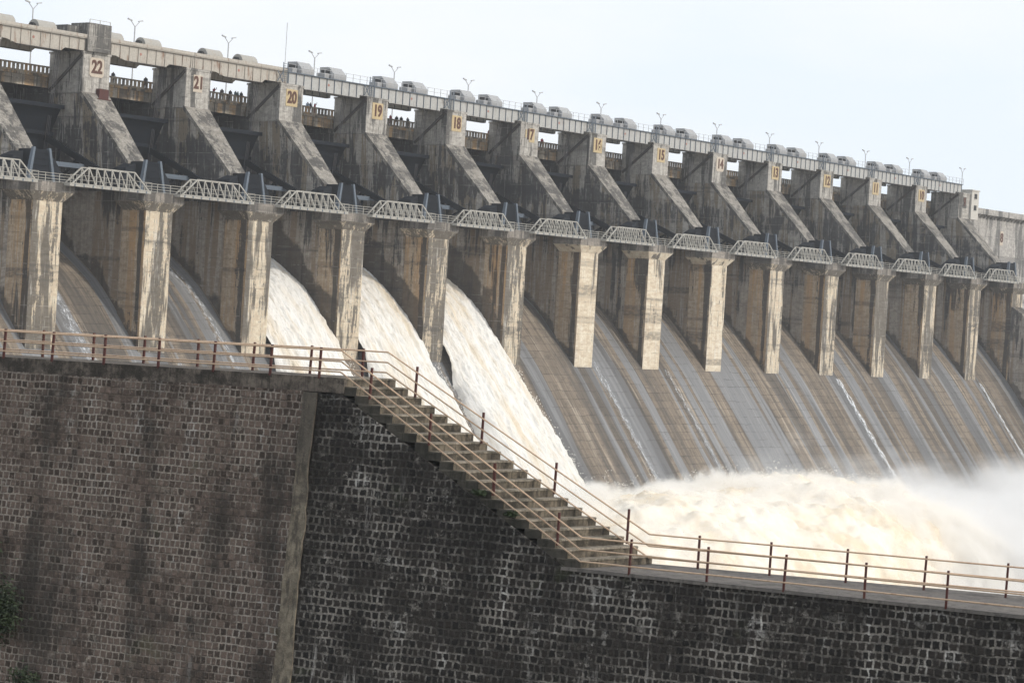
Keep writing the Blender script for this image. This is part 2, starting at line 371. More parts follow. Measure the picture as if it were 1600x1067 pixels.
for k, o in PIERS.items():
    o.location = (P*k, 0, 0); num = 22-k
    lab = 'streaked concrete gate pier cut off by the left edge of the photo' if k < 0 else f'concrete gate pier numbered {num} ' + extra.get(k, 'with dark streaks down its nose')
    tag(o, lab, 'gate pier', 'gate piers of the dam')
    for c in tree(o):
        if c.type == 'MESH':
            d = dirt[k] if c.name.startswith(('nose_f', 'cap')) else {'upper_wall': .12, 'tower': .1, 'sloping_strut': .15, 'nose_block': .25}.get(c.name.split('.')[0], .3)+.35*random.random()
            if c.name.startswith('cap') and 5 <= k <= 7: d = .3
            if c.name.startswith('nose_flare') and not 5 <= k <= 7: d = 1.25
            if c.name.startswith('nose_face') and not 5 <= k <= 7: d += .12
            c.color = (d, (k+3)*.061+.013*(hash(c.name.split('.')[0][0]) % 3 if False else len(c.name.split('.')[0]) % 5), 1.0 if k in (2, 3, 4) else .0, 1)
    if k >= 0:
        txt = str(num)
        if num == 9:
            pl = MB().box(-.75, .95, 13.33, 13.37, 14.9, 17.2).build('number_panel', M['tower'], o)
        elif num == 22 or num == 14:
            pl = MB()
            a, bb, h0, h1, ch = -1.2, 1.25, 14.85, 17.35, .3
            pl.prism([(0,0)], 1) if False else None
            pts = [(a+ch,h0),(bb-ch,h0),(bb,h0+ch),(bb,h1-ch),(bb-ch,h1),(a+ch,h1),(a,h1-ch),(a,h0+ch)]
            n = 8; pl.add([(x, 13.31, z) for x, z in pts]+[(x, 13.37, z) for x, z in pts], [tuple(range(n)), tuple(range(2*n-1, n-1, -1))]+[(i, n+i, n+(i+1) % n, (i+1) % n) for i in range(n)])
            pl = pl.build('number_panel', M['cream'], o)
        elif num == 17:
            pl = MB().box(-.1, 1.25, 13.31, 13.37, 14.95, 17.15).box(-1.1, -.8, 13.31, 13.37, 15.6, 16.9).build('number_panel', M['yellow'], o)
        elif num == 21:
            pl = MB().box(-.95, .75, 13.31, 13.37, 14.9, 17.2).build('number_panel', M['cream'], o)
        else:
            pl = MB().box(-1.15, 1.2, 13.31, 13.37, 14.9, 17.3).build('number_panel', M['yellow'] if num > 9 else M['cream'], o)
        me = text_mesh(txt, 2.5 if len(txt) == 2 else 2.6, M['numeral'])
        nm = bpy.data.objects.new('numeral', me); COL.objects.link(nm); nm.parent = pl
        nm.location = (.03, 13.28, 16.1); nm.rotation_euler = (math.pi/2, 0, 0); nm.scale = (.74, .92, 1)
    if k == 0:
        MB().box(-2.05, 1.75, 12.85, 16.4, 18.03, 21.7).box(-4.3, -2.06, 14.5, 18.0, 19.75, 21.2).build('raised_block', M['tower'], o)
        r = MB(); rail_segment(r, (-1.9, 13.0, 21.7), (1.6, 13.0, 21.7), h=.45, step=1.7, rails=(1.,)); r.build('top_rail', M['truss'], o)
        MB().box(-.2, 2.0, 12.5, 13.36, 12.0, 12.12).box(.15, 1.75, 12.7, 13.36, 12.12, 13.4).build('winch_box', M['box'], o)
    if k == 13:   # last pier carries the guide wall down the chute
        MB().prism([(.0, -27), (.0, -5.0), (-2.2, -6.2), (-30, -36), (-44, -50), (-44, -60)][::-1], (-2.28, 2.2)).build('guide_wall', M['shaft'], o)
for o in list(PIERS[13].children):
    for c in tree(o):
        if c.name.startswith('guide_wall'): c.color = (.6, .33, 0, 1)

def span_name(k):  # between pier k and k+1
    if k == -2: return 'left of the leftmost gate pier'
    if k == -1: return 'between the leftmost pier and pier 22'
    return f'between piers numbered {22-k} and {21-k}'

# ------------------------------------------------------------------ radial gates
def make_gate():
    root = empty('radial_gate')
    hw = P/2-2.45; b = MB(); n = 16
    cy, cz, R = 3.6, 1.4, 16.2
    ang = [math.radians(-21+ (36+21)*i/n) for i in range(n+1)]
    for x0 in (0,):
        vs = []; 
        for a in ang:
            for rr in (R, R+.15):
                for x in (-hw, hw): vs.append((x, cy+rr*math.cos(a), cz+rr*math.sin(a)))
        fs = []
        for i in range(n):
            q = i*4; fs += [(q, q+4, q+5, q+1), (q+2, q+3, q+7, q+6)]
        fs += [(0, 1, 3, 2), (4*n, 4*n+2, 4*n+3, 4*n+1)]
        b.add(vs, fs)
    for i in range(0, n+1, 4):
        a = ang[i]; y, z = cy+(R-.35)*math.cos(a), cz+(R-.35)*math.sin(a); b.bar((-hw, y, z), (hw, y, z), .3, .5)
    b.build('gate_leaf', M['gate'], root)
    for s in (-1, 1):
        for a in (20, -4):
            a = math.radians(a); e = (s*(hw-1.2), cy+(R-.6)*math.cos(a), cz+(R-.6)*math.sin(a))
            MB().bar((s*(hw-.35), cy+1, cz-.4), e, .5, .8).build('gate_arm', M['dark'], root)
    for s in (-1, 1):
        t = MB()
        for f0, f1 in ((.3, .3), (.55, .55), (.8, .8), (.3, .55), (.55, .8)):
            def pt(a, f):
                a = math.radians(a); return (s*(hw-.35-.85*f), cy+1+(R-1.6)*math.cos(a)*f, cz-.4+.4*f+(R-.6)*math.sin(a)*f)
            t.bar(pt(20, f0), pt(-4, f1), .25, .3)
        t.build('arm_bracing', M['dark'], root)
    t = MB().bar((-hw, 11, 3.0), (hw, 11, 3.0), .5, .6).build('cross_beam', M['fin'], root)
    for s in (-1, 1):
        for dx in (0, .35, .7):
            MB().bar((s*(hw-1.2-dx), 16.2, 19.5), (s*(hw-.9-dx*.6), 18.6, 2.6), .09, n=5).build('hoist_rope', M['rope'], root)
    return root
g0 = make_gate()
for k in range(K0-1, K1):
    o = g0 if k == K0-1 else copy_tree(g0)
    o.location = (P*(k+.5), 0, 0)
    tag(o, 'dark steel radial gate ' + span_name(k) + (' above foaming water' if k in (1, 2, 3) else ''), 'sluice gate', 'radial gates between the piers')
    if k in (1, 2, 3): pass

# ------------------------------------------------------------------ foot bridges
def make_footbridge():
    root = empty('truss_footbridge')
    L0, L1 = -6.5, 6.8
    MB().box(L0, L1, -1.75, -.35, -.28, .0).build('deck', M['truss'], root)
    b = MB()
    for y in (-1.72, -.4):
        b.bar((L0+2.9, y, 2.15), (L1-2.9, y, 2.15), .13)
        b.bar((L0, y, .06), (L1, y, .06), .13)
        b.bar((L0+.4, y, .05), (L0+2.9, y, 2.15), .15); b.bar((L1-.4, y, .05), (L1-2.9, y, 2.15), .15)
        n = 6; xs = [L0+2.9+(L1-L0-5.8)*i/n for i in range(n+1)]
        for i, x in enumerate(xs):
            b.bar((x, y, 0), (x, y, 2.15), .11)
            if i < n: b.bar((x, y, 2.15), (xs[i+1], y, .05), .12)
    b.build('truss', M['truss'], root)
    b = MB(); rail_segment(b, (L0, -1.8, 0), (L1, -1.8, 0), h=1.1, step=.95, w=.055, rails=(1., .5)); b.build('railing', M['truss'], root)
    for i in range(9):
        x = L0+.8+(L1-L0-1.6)*i/8; MB().box(x-.08, x+.08, -1.80, -1.752, -.3, .02).build('bracket', M['fin'], root)
    return root
f0 = make_footbridge()
for k in range(K0-1, K1):
    o = f0 if k == K0-1 else copy_tree(f0)
    o.location = (P*(k+.5)-.9, 0, .0)
    tag(o, 'pale steel truss footbridge ' + span_name(k), 'footbridge', 'truss footbridges joining the pier caps')

# ------------------------------------------------------------------ hoist deck spans
def make_span(old):
    root = empty('hoist_girder')
    gm = M['rustgirder'] if old else M['girder']
    x0, x1 = -1.15, P-1.25      # relative to pier k
    notch = 2.6 if not old else 4.2; lo, hi = 17.62, 18.06
    for y in (13.5, 19.3):
        b = MB()
        pts = [(x0, hi), (3.3 if not old else 3.2, hi), (3.4 if not old else 5., lo), (x1-notch-.6, lo), (x1-notch, hi), (x1, hi), (x1, 19.6), (x0, 19.6)]
        if not old: pts = [(x0, hi), (2.5, hi), (2.55, lo), (x1-notch-.15, lo), (x1-notch-.1, hi), (x1, hi), (x1, 19.6), (x0, 19.6)]
        n = len(pts)
        b.add([(x, y-.06, z) for x, z in pts]+[(x, y+.06, z) for x, z in pts], [tuple(range(n)), tuple(range(2*n-1, n-1, -1))]+[(i, n+i, n+(i+1) % n, (i+1) % n) for i in range(n)])
        m = int((x1-x0)/1.62)
        wg = b.build('girder_web', gm, root)
        s = MB()
        for i in range(m+1):
            x = x0+.3+(x1-x0-.6)*i/m; z0 = lo+.05 if 2.7 < x < x1-notch-.3 else hi+.02
            s.bar((x, y-.12, z0), (x, y-.12, 19.6), .07, .12)
        s.box(x0, x1, y-.35, y+.2, 19.62, 19.72)
        s.build('stiffener', M['fin'] if not old else gm, wg)
        MB().box(3.3 if not old else 5, x1-notch-.7, y-.3, y+.3, lo-.09, lo-.005).build('bottom_flange', M['soffit'], wg)
    MB().box(x0+.02, x1-.02, 13.8, 19.05, 19.3, 19.6).build('deck', M['soffit'], root)
    if old: MB().box(x0, x1, 13.1, 13.3, 19.74, 20.15).build('lip_plate', gm, root)
    if not old:
        b = MB(); rail_segment(b, (x0, 13.25, 19.73), (x1, 13.25, 19.73), h=1.1, step=1.55, w=.06, rails=(1., .5)); b.build('railing', M['lamp'], root)
        b = MB()
        for x in (-2.3, -1.35):
            b.bar((x, 13.05, 18.05), (x, 13.05, 20.9), .09)
        for i in range(9): b.bar((-2.3, 13.05, 18.3+i*.3), (-1.35, 13.05, 18.3+i*.3), .05)
        b.bar((-2.3, 13.05, 18.1), (-3.4, 13.05, 19.6), .09); b.bar((-3.4, 13.05, 18.1), (-2.3, 13.05, 19.6), .09)
        b.build('ladder', M['fin'], root)
    b = MB()
    n = 10; cx, cz = 7.6, 18.75
    b.add([(cx+.2*math.cos(2*math.pi*i/n), 13.42, cz+.2*math.sin(2*math.pi*i/n)) for i in range(n)]+[(cx, 13.40, cz)], [(n, (i+1) % n, i) for i in range(n)])
    b.build('emblem', M['red'], root)
    return root
sp_old = make_span(True); sp_new = make_span(False)
for k in range(K0, K1):
    if k < 2: o = sp_old if k == K0 else copy_tree(sp_old)
    else: o = sp_new if k == 2 else copy_tree(sp_new)
    o.location = (P*k, 0, 0)
    tag(o, ('rust-stained' if k < 2 else 'white') + ' plate girder carrying the hoist deck ' + span_name(k), 'girder', 'hoist deck girders along the dam crest')

# hoist housings
def make_hood(old):
    root = empty('hoist_housing')
    if old:
        b = MB(); n = 12
        for (xa, xb, r) in ((-1.5, 1.5, 1.15),):
            pr = [(r*math.cos(math.pi*i/n), .35+r*1.15*math.sin(math.pi*i/n)) for i in range(n+1)]+[(-r, 0), (r, 0)]
            b.prism([(y, z) for y, z in pr], (xa, xb))
        b.build('hood', M['hoodold'], root)
        b = MB(); 
        pr = [(.5*math.cos(math.pi*2*i/10), .75+.5*math.sin(math.pi*2*i/10)) for i in range(10)]
        b.prism(pr, (-1.9, -1.48)); b.build('motor', M['void'], root); MB().prism(pr, (1.51, 1.94)).build('motor', M['void'], root)
        MB().box(1.95, 3.6, -.7, .7, 0, .75).build('gear_case', M['hoodold'], root)
    else:
        b = MB().prism([(-1.3, 0), (1.3, 0), (1.3, 1.85), (-.35, 1.85), (-1.3, .95)], (-1.2, 1.2))
        b.build('hood', M['hood'], root)
        MB().box(-1.24, -1.19, -.55, 1.0, .75, 1.5).build('motor_opening', M['void'], root)
        MB().box(-2.2, -1.24, -.6, .9, 0, .95).build('gear_case', M['hood'], root)
    return root
h_old = make_hood(True); h_new = make_hood(False); u_old = u_new = False
for k in range(K0, K1):
    for j, dx in enumerate((4.3, 11.1)):
        if k < 2: o = copy_tree(h_old) if u_old else h_old; u_old = True; dx -= .3; y = 15.6
        else: o = copy_tree(h_new) if u_new else h_new; u_new = True; y = 16.0
        o.location = (P*k+dx, y, 19.62); o.scale = (1.0 if k < 2 else 1.1,)*3
        side = 'left' if j == 0 else 'right'
        tag(o, ('weathered barrel-shaped' if k < 2 else 'grey box-shaped') + f' hoist housing, {side} one on the deck ' + span_name(k), 'hoist housing', 'hoist housings on the crest deck')

# ------------------------------------------------------------------ road bridge
def make_road():
    root = empty('road_bridge_span')
    x0, x1 = -P/2+.01, P/2-.01
    b = MB().box(x0, x1, 20.15, 20.55, 13.3, 14.62)
    for i in range(8):
        x = -6.6+13.2*i/7; 
        b.box(x-.14, x+.14, 20.05, 20.15, 13.3, 14.6)
    b.build('edge_beam', M['road'], root)
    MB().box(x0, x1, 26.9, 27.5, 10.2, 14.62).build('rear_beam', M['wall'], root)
    MB().box(x0, x1, 19.95, 28, 14.64, 14.95).build('deck_slab', M['road'], root)
    b = MB()
    b.box(x0, x1, 20.0, 20.25, 14.97, 15.2); b.box(x0, x1, 19.97, 20.28, 15.9, 16.1)
    n = 26
    for i in range(n):
        x = x0+.35+(x1-x0-.7)*i/(n-1); b.box(x-.17, x+.17, 20.02, 20.22, 15.2, 15.9)
    b.build('parapet', M['road'], root)
    return root
rb = make_road()
for k in range(K0, K1):
    o = rb if k == K0 else copy_tree(rb)
    o.location = (P*(k+.5), 0, 0)
    tag(o, 'concrete road bridge span with balustrade ' + span_name(k), 'road bridge', 'road bridge spans behind the towers')
    for c in tree(o):
        if c.type == 'MESH': c.color = (.3+.4*random.random(), random.random(), 0, 1)

# ------------------------------------------------------------------ street lamps
def make_lamp():
    root = empty('street_lamp')
    MB().bar((0, 0, 0), (0, 0, 9.3), .17, n=8).build('pole', M['lamp'], root)
    for s in (-1, 1):
        b = MB().bar((0, 0, 9.2), (s*.75, 0, 9.95), .11, n=6)
        arm = b.build('arm', M['lamp'], root)
        MB().hexa([(s*.65-.05,-.16,9.86),(s*.65+.05,-.16,9.80),(s*.65+.05,.16,9.80),(s*.65-.05,.16,9.86)] if False else
                  [(s*1.0-.38,-.15,9.98-.02),(s*1.0+.38,-.15,10.12),(s*1.0+.38,.15,10.12),(s*1.0-.38,.15,9.98-.02)],
                  [(s*1.0-.36,-.1,10.12),(s*1.0+.36,-.1,10.3),(s*1.0+.36,.1,10.3),(s*1.0-.36,.1,10.12)]) .build('lamp_head', M['lamp'], arm) if s > 0 else \
        MB().hexa([(-1.38,-.15,10.12),(-.62,-.15,9.96),(-.62,.15,9.96),(-1.38,.15,10.12)], [(-1.36,-.1,10.3),(-.64,-.1,10.12),(-.64,.1,10.12),(-1.36,.1,10.3)]).build('lamp_head', M['lamp'], arm)
    return root
lp = make_lamp()
for k in range(K0, K1+1):
    o = lp if k == K0 else copy_tree(lp)
    o.location = (P*k+.3, 26.9, 14.95)
    where = {-1: 'second pier from the left edge, the leftmost lamp'}.get(k, '')
    lab = 'leftmost twin-headed street lamp, its top cut by the photo edge' if k == -1 else f'twin-headed street lamp rising behind the tower numbered {22-k}'
    if k == 13: lab = 'small twin-headed street lamp behind the pale gatehouse roof'
    tag(o, lab, 'street lamp', 'street lamps along the dam road')
o = copy_tree(lp); o.location = (P*13+15.5, 22.5, 14.2); tag(o, 'lone street lamp on the wall walkway right of the gatehouse', 'street lamp', 'street lamps along the dam road')
o = MB().bar((P*1.93, 13.8, 19.6), (P*1.93, 13.8, 26.6), .09, n=6).box(P*1.93-.12, P*1.93+.12, 13.68, 13.92, 19.6, 19.75).build('antenna_mast', M['lamp'])
tag(o, 'thin bare antenna mast standing on the crest deck near tower 20', 'mast')

# ------------------------------------------------------------------ right end: gatehouse and abutment wall
X13 = P*13
gh = empty('gatehouse', (X13, 0, 12.8))
b = MB(); b.box(2.45, 5.6, 13.0, 18.5, 0, 5.9); b.build('wall', M['white'], gh)
MB().box(2.3, 5.75, 12.85, 18.65, 5.9, 6.15).build('roof', M['white'], gh)
for z in (1.9, 4.3):
    f = MB().box(3.55, 4.65, 12.93, 12.998, z, z+1.05).build('window', M['void'], gh)
    MB().box(3.45, 4.75, 12.9, 12.998, z-.12, z-.003).build('sill', M['white'], f)
tag(gh, 'small pale gatehouse with two dark windows at the right end of the hoist deck', 'building')
ab = empty('abutment_wall', (X13, 0, 0))
b = MB().prism([(17.2, 1.2), (26, 1.2), (26, 14.2), (17.2, 14.2)], (2.32, 150)); b.build('upper_face', M['farwall'], ab)
b = MB().prism([(26, -60), (26, 1.18), (17.2, 1.18), (-27, -54), (-27, -60)][::-1], (2.25, 150)); b.build('lower_face', M['farwall'], ab)
b = MB().box(6, 150, 16.0, 26, 14.55, 14.8)
for i in range(60): x = 6.5+i*1.6; b.prism([(16.1, 14.5), (17.18, 13.7), (17.18, 14.53), (16.1, 14.53)][::-1], (x, x+.35))
b.build('walkway', M['farwall'], ab)
MB().box(6, 150, 16.0, 16.2, 14.82, 15.75).build('parapet', M['farwall'], ab)
pl = MB().box(24.2, 25.6, 17.1, 17.19, 8.6, 11.6).build('number_panel', M['cream'], ab)
nm = bpy.data.objects.new('numeral', text_mesh('8', 2.6, M['numeral'])); COL.objects.link(nm); nm.parent = pl; nm.location = (24.9, 17.06, 10.1); nm.rotation_euler = (math.pi/2, 0, 0)
for c in tree(ab):
    if c.type == 'MESH': c.color = (.3, .41, 0, 1)
tag(ab, 'plain concrete dam wall with bracketed walkway at the right edge', 'dam wall')

# ------------------------------------------------------------------ reservoir behind
def plane(name, x0, x1, y0, y1, z, mat, kind='structure'):
    o = MB().add([(x0,y0,z),(x1,y0,z),(x1,y1,z),(x0,y1,z)], [(0,1,2,3)]).build(name, mat); tag(o, kind=kind); return o
g = NG('brown_river_water', .25); o_ = g.obj(); f = g.noise(o_, .15, 6, .7)
g.col(g.mix(g.ss(f, .35, .65), (.28, .22, .15), (.6, .55, .46))); g.bump(g.noise(o_, .5, 6, .7), .6, .6); M['river'] = g.m
plane('reservoir_water', -400, 500, 22, 2500, 9.5, M['river'])
# keep the reservoir behind a closed crest: slab hidden inside piers is not needed

# ------------------------------------------------------------------ river + bank ground
def local(s, t, z): return F0 + UU*s + WW*t + Vector((0, 0, z-F0.z))
fh = Vector((math.cos(yaw), math.sin(yaw), 0)); rh = Vector((math.sin(yaw), -math.cos(yaw), 0))
UU = (rh*.917-fh*.398).normalized(); WW = (rh*.398+fh*.917).normalized()
D = 65.0
F0 = Vector((-159.584, -187.036, -19.11))
ROTZ = math.atan2(UU.y, UU.x)
def proj(p):
    d = Vector(p)-CAM; q = d.dot(fw); return 800+F_PX*d.dot(RT)/q, 533.5-F_PX*d.dot(UP)/q
def s_at(px, tf, zf):
    lo, hi = -40, 40
    for _ in range(50):
        m = (lo+hi)/2
        if proj(local(m, tf(m), zf(m)))[0] < px: lo = m
        else: hi = m
    return (lo+hi)/2

g = NG('bank_soil'); o_ = g.obj(); f = g.noise(o_, .6, 6, .7)
g.col(g.mix(g.ss(f, .4, .6), (.05, .06, .025), (.11, .09, .06))); g.bump(f, .8, .3); M['soil'] = g.m
river = plane('river', -3000, 3000, -3000, 21, -56.5, M['river'])
# bank on the viewer's side of the training wall
bank = MB()
A = [local(-60, -.4, -24.8), local(160, -.4, -24.8), local(160, -160, -30), local(-60, -160, -30)]
Bv = [Vector((p.x, p.y, -60)) for p in A]
bank.hexa(Bv, A); bank.v = bank.v
o = bank.build('ground', M['soil']); tag(o, kind='structure')

# ------------------------------------------------------------------ foreground walls, stair, railings (local frame s,t,z)
LROOT_M = Matrix.Translation((F0.x, F0.y, 0)) @ Matrix.Rotation(ROTZ, 4, 'Z')
def lempty(name):
    o = empty(name, (F0.x, F0.y, 0), ROTZ); return o
def stone_mat(name, rw, rh_, stone, stone2, mortar, alg, lime=.3, mort=.03, seed=0., patch=.5, pale=None, dirtthr=.5, smear=.7, ds=1.):
    g = NG(name, .92); o = g.obj(); s = g.sep(o)
    q = g.comb(s[0], g.math('SUBTRACT', s[2], g.math('MULTIPLY', s[0], .0)), seed)
    wob = g.noise(q, 1.1, 4, .6, col=True)
    d = g.vmul(g.vadd(wob, (-.5, -.5, -.5)), (.16*ds, .13*ds, 0.))
    wob2 = g.noise(q, 7., 3, .6, col=True)
    d2 = g.vmul(g.vadd(wob2, (-.5, -.5, -.5)), (.09*ds, .08*ds, 0.))
    qq = g.vadd(g.vadd(q, d), d2)
    br = g.n('ShaderNodeTexBrick', offset=.43, offset_frequency=2, squash=.8, squash_frequency=3); g.put(br.inputs['Vector'], qq)
    br.inputs['Scale'].default_value = 1; br.inputs['Brick Width'].default_value = rw; br.inputs['Row Height'].default_value = rh_
    br.inputs['Mortar Size'].default_value = mort; br.inputs['Mortar Smooth'].default_value = .6; br.inputs['Bias'].default_value = 0
    br.inputs['Color1'].default_value = (0, 0, 0, 1); br.inputs['Color2'].default_value = (1, 1, 1, 1); br.inputs['Mortar'].default_value = (.5, .5, .5, 1)
    f = br.outputs['Fac']; cell = br.outputs['Color']
    n1 = g.noise(q, .30, 6, .7); n2 = g.noise(q, 1.3, 6, .75); n3 = g.noise(q, 9., 5, .7); n4 = g.noise(g.vadd(q, (7., 3., 0.)), .75, 5, .7)
    run = g.noise(g.vmul(q, (2.2, .22, 1)), 1., 6, .72); run2 = g.noise(g.vmul(q, (.5, .045, 1)), 1., 5, .62)
    row = g.noise(g.vmul(q, (.35, 4.5, 1)), 1., 3, .6)
    c = g.mix(cell, stone, stone2)
    c = g.mix(g.math('MULTIPLY', g.ss(n3, .5, .75), .7), c, tuple(min(1, x*2.) for x in stone2))
    vis = g.ss(g.math('ADD', g.math('MULTIPLY', n4, .6), g.math('ADD', g.math('MULTIPLY', run, .2), g.math('MULTIPLY', row, .2))), patch-.10, patch+.04)   # how cleanly the mortar still shows
    mo = g.mix(g.ss(n3, .35, .65), tuple(x*.55 for x in mortar), mortar)
    mo = g.mix(g.math('MULTIPLY', g.ss(g.math('ADD', g.math('MULTIPLY', run, .6), g.math('MULTIPLY', n2, .4)), .52, .64), lime), mo, (.62, .60, .57))
    # mortar smeared over some stones
    sm = g.math('MULTIPLY', g.ss(g.math('ADD', g.math('MULTIPLY', n2, .5), g.math('MULTIPLY', g.noise(q, 4., 4, .7), .5)), .54, .62), g.math('MULTIPLY', smear, g.ss(n1, .42, .58)))
    ff = g.math('MAXIMUM', g.math('MULTIPLY', f, g.math('ADD', .10, g.math('MULTIPLY', vis, .90))), sm)
    c = g.mix(ff, c, mo)
    lz = g.math('MULTIPLY', g.ss(g.noise(g.vmul(q, (3.4, .42, 1)), 1., 5, .75), .57, .68), g.ss(g.noise(g.vadd(q, (3., 17., 0.)), .28, 4, .6), .46, .62))
    c = g.mix(g.math('MULTIPLY', lz, lime), c, (.30, .285, .27))
    dk = g.ss(g.math('ADD', g.math('MULTIPLY', run2, .5), g.math('ADD', g.math('MULTIPLY', n1, .35), g.math('MULTIPLY', n2, .15))), dirtthr, dirtthr+.10)
    c = g.mix(g.math('MULTIPLY', dk, .78), c, alg)
    c = g.mix(g.math('MULTIPLY', g.ss(n2, .56, .70), .45), c, alg)
    gm = g.math('MULTIPLY', g.ss(g.noise(q, .5, 4), .60, .72), .35)
    c = g.mix(gm, c, (.045, .06, .02))
    g.col(c)
    h = g.math('ADD', g.math('MULTIPLY', g.math('SUBTRACT', 1., f), .8), g.math('MULTIPLY', n3, .6)); h = g.math('ADD', h, g.math('MULTIPLY', n2, .6))
    g.bump(h, 1., .06)
    return g.m
M['stoneL'] = stone_mat('reddish_stone_masonry', .21, .212, (.036, .027, .022), (.150, .112, .093), (.38, .33, .285), (.028, .025, .022), .5, .032, 0., .515, dirtthr=.487, smear=.95, ds=.75)
M['stoneR'] = stone_mat('black_mossy_stone_masonry', .225, .222, (.009, .0085, .0085), (.032, .027, .024), (.33, .305, .275), (.014, .0125, .011), 1., .040, 4., .552, dirtthr=.495, smear=1.1, ds=1.25)
def weathered(name, a, b, dark, sc=1., thr=.55):
    g = NG(name, .92); o = g.obj(); n1 = g.noise(o, 1.2*sc, 6, .7); n2 = g.noise(g.vmul(o, (3, 3, .5)), 1.5*sc, 5, .7); n3 = g.noise(o, 12*sc, 4, .7)
    info = g.n('ShaderNodeObjectInfo')
    n4 = g.noise(g.vadd(o, g.comb(g.math('MULTIPLY', info.outputs['Random'], 50.), 0., 0.)), .8*sc, 5, .7)
    c = g.mix(g.ss(n1, .35, .65), a, b); c = g.mix(g.math('MULTIPLY', g.ss(n2, .48, .62), .6), c, dark)
    c = g.mix(g.math('MULTIPLY', g.ss(n4, thr, thr+.12), .75), c, dark)
    c = g.mix(g.math('MULTIPLY', g.ss(n3, .55, .75), .4), c, tuple(x*1.5 for x in b))
    g.col(c); g.bump(g.math('ADD', n3, n1), .7, .04); return g.m
M['coping'] = weathered('weathered_coping', (.080, .068, .058), (.19, .160, .135), (.027, .024, .021), sc=1.9, thr=.45)
M['step'] = weathered('stair_concrete', (.080, .068, .054), (.19, .16, .12), (.026, .024, .020), sc=1.8, thr=.45)
M['mossy'] = weathered('mossy_shaded_step_side', (.045, .042, .036), (.085, .077, .064), (.022, .022, .017))  # moss tone, darkened further by painting in the shade of the sunless side
M['tread'] = weathered('pale_worn_tread', (.15, .13, .10), (.30, .26, .21), (.06, .055, .042), sc=1.8, thr=.5)
M['pilaster'] = weathered('pale_joint_mortar', (.15, .13, .10), (.33, .285, .22), (.05, .043, .036), sc=2.2, thr=.47)
g = NG('stained_joint_mortar', .92); o_ = g.obj(); s_ = g.sep(o_)
n1 = g.noise(o_, 2.4, 6, .7); n2 = g.noise(g.vmul(o_, (3, 3, .6)), 2.2, 6, .7); n3 = g.noise(o_, 16., 4, .7); n4 = g.noise(o_, .9, 5, .7)
c = g.mix(g.ss(n1, .35, .65), (.115, .098, .076), (.25, .215, .165))
up = g.ss(g.math('ADD', s_[2], g.math('MULTIPLY', g.math('SUBTRACT', n4, .5), 5.)), -18.6, -16.8)
c = g.mix(g.math('MULTIPLY', up, .8), c, (.075, .066, .057))
c = g.mix(g.math('MULTIPLY', g.ss(n2, .48, .60), .7), c, (.045, .04, .034)); c = g.mix(g.math('MULTIPLY', g.ss(n4, .5, .62), .6), c, (.05, .045, .038))
c = g.mix(g.math('MULTIPLY', g.ss(n3, .55, .75), .4), c, (.3, .27, .22))
g.col(c); g.bump(g.math('ADD', n3, n1), .8, .05); M['pilaster'] = g.m
M['deck'] = weathered('deck_concrete', (.11, .10, .095), (.16, .145, .13), (.06, .055, .05))

SF = -7.66; SB = -7.31; Z0 = -14.51; NS = 20; RISE = (19.11-14.51)/NS; TR = .4032
ZL = -19.11; BAT = .10
def tfront(z): return BAT*(z-ZL)
def sf(i): return SF+TR*i
def sb(i): return SB+(.95-SB)/(NS-1)*i
def zup(s): return Z0-.010*max(0, -8-s)      # top of upper wall, falls slightly to the left
# ---- upper (left) wall
wl = lempty('masonry_wall')
def quadstrip(mb, pts_top, pts_bot):
    n = len(pts_top); base = len(mb.v); mb.v += [tuple(p) for p in pts_top+pts_bot]
    for i in range(n-1): mb.f.append((base+n+i, base+n+i+1, base+i+1, base+i))
b = MB(); SP0, SP1 = -8.92, -8.30
ss_ = [-60, -40, -25, -20, -15, SP0]
N = len(ss_)
vs = []
for s in ss_:
    zt = zup(s)-.42
    vs += [(s, tfront(zt), zt), (s, tfront(-26)-.0, -26), (s, 4.6, zt), (s, 4.6, -57), (s, tfront(-26), -57)]
fs = []
for i in range(N-1):
    a = i*5; c = a+5
    fs += [(a+1, c+1, c, a), (a, c, c+2, a+2), (a+2, c+2, c+3, a+3), (a+4, c+4, c+1, a+1), (a+3, c+3, c+4, a+4)]
fs += [(0, 2, 3, 4, 1), tuple((N-1)*5+j for j in (1, 4, 3, 2, 0))]
b.add(vs, fs); b.build('masonry_face', M['stoneL'], wl)
b = MB(); random.seed(3)
xs = [-60+ i*1.2 for i in range(int((60+SF)/1.2)+1)]+[SF-.02]
for a, c in zip(xs, xs[1:]):
    ja = random.uniform(-.02, .02)
    za, zc = zup(a), zup(c); ta, tc = tfront(za)-.0+ja*.5, tfront(zc)-.0+ja*.5
    b.hexa([(a, ta, za-.43), (c, tc, zc-.43), (c, 2.95, zc-.43), (a, 2.95, za-.43)], [(a, ta, za), (c, tc, zc), (c, 3.0, zc), (a, 3.0, za)])
b.build('coping', M['coping'], wl)
b = MB()
random.seed(5); sec = []
zz = [Z0-.46-i*.3 for i in range(40)]
for i, z in enumerate(zz):
    n_ = mn.noise(Vector((z*1.3, 2.2, 0)))*.07+mn.noise(Vector((z*4.3, 7.2, 0)))*.03
    e_ = mn.noise(Vector((z*1.7, 9.2, 0)))*.05
    w_ = .40+.006*i+n_*1.5; t_ = tfront(z)-.07+mn.noise(Vector((z*2., 4., 0)))*.03
    sec.append([(SP0+.002+e_, t_, z), (SP0+w_, t_, z), (SP0+w_, 3, z), (SP0+.002+e_, 3, z)])
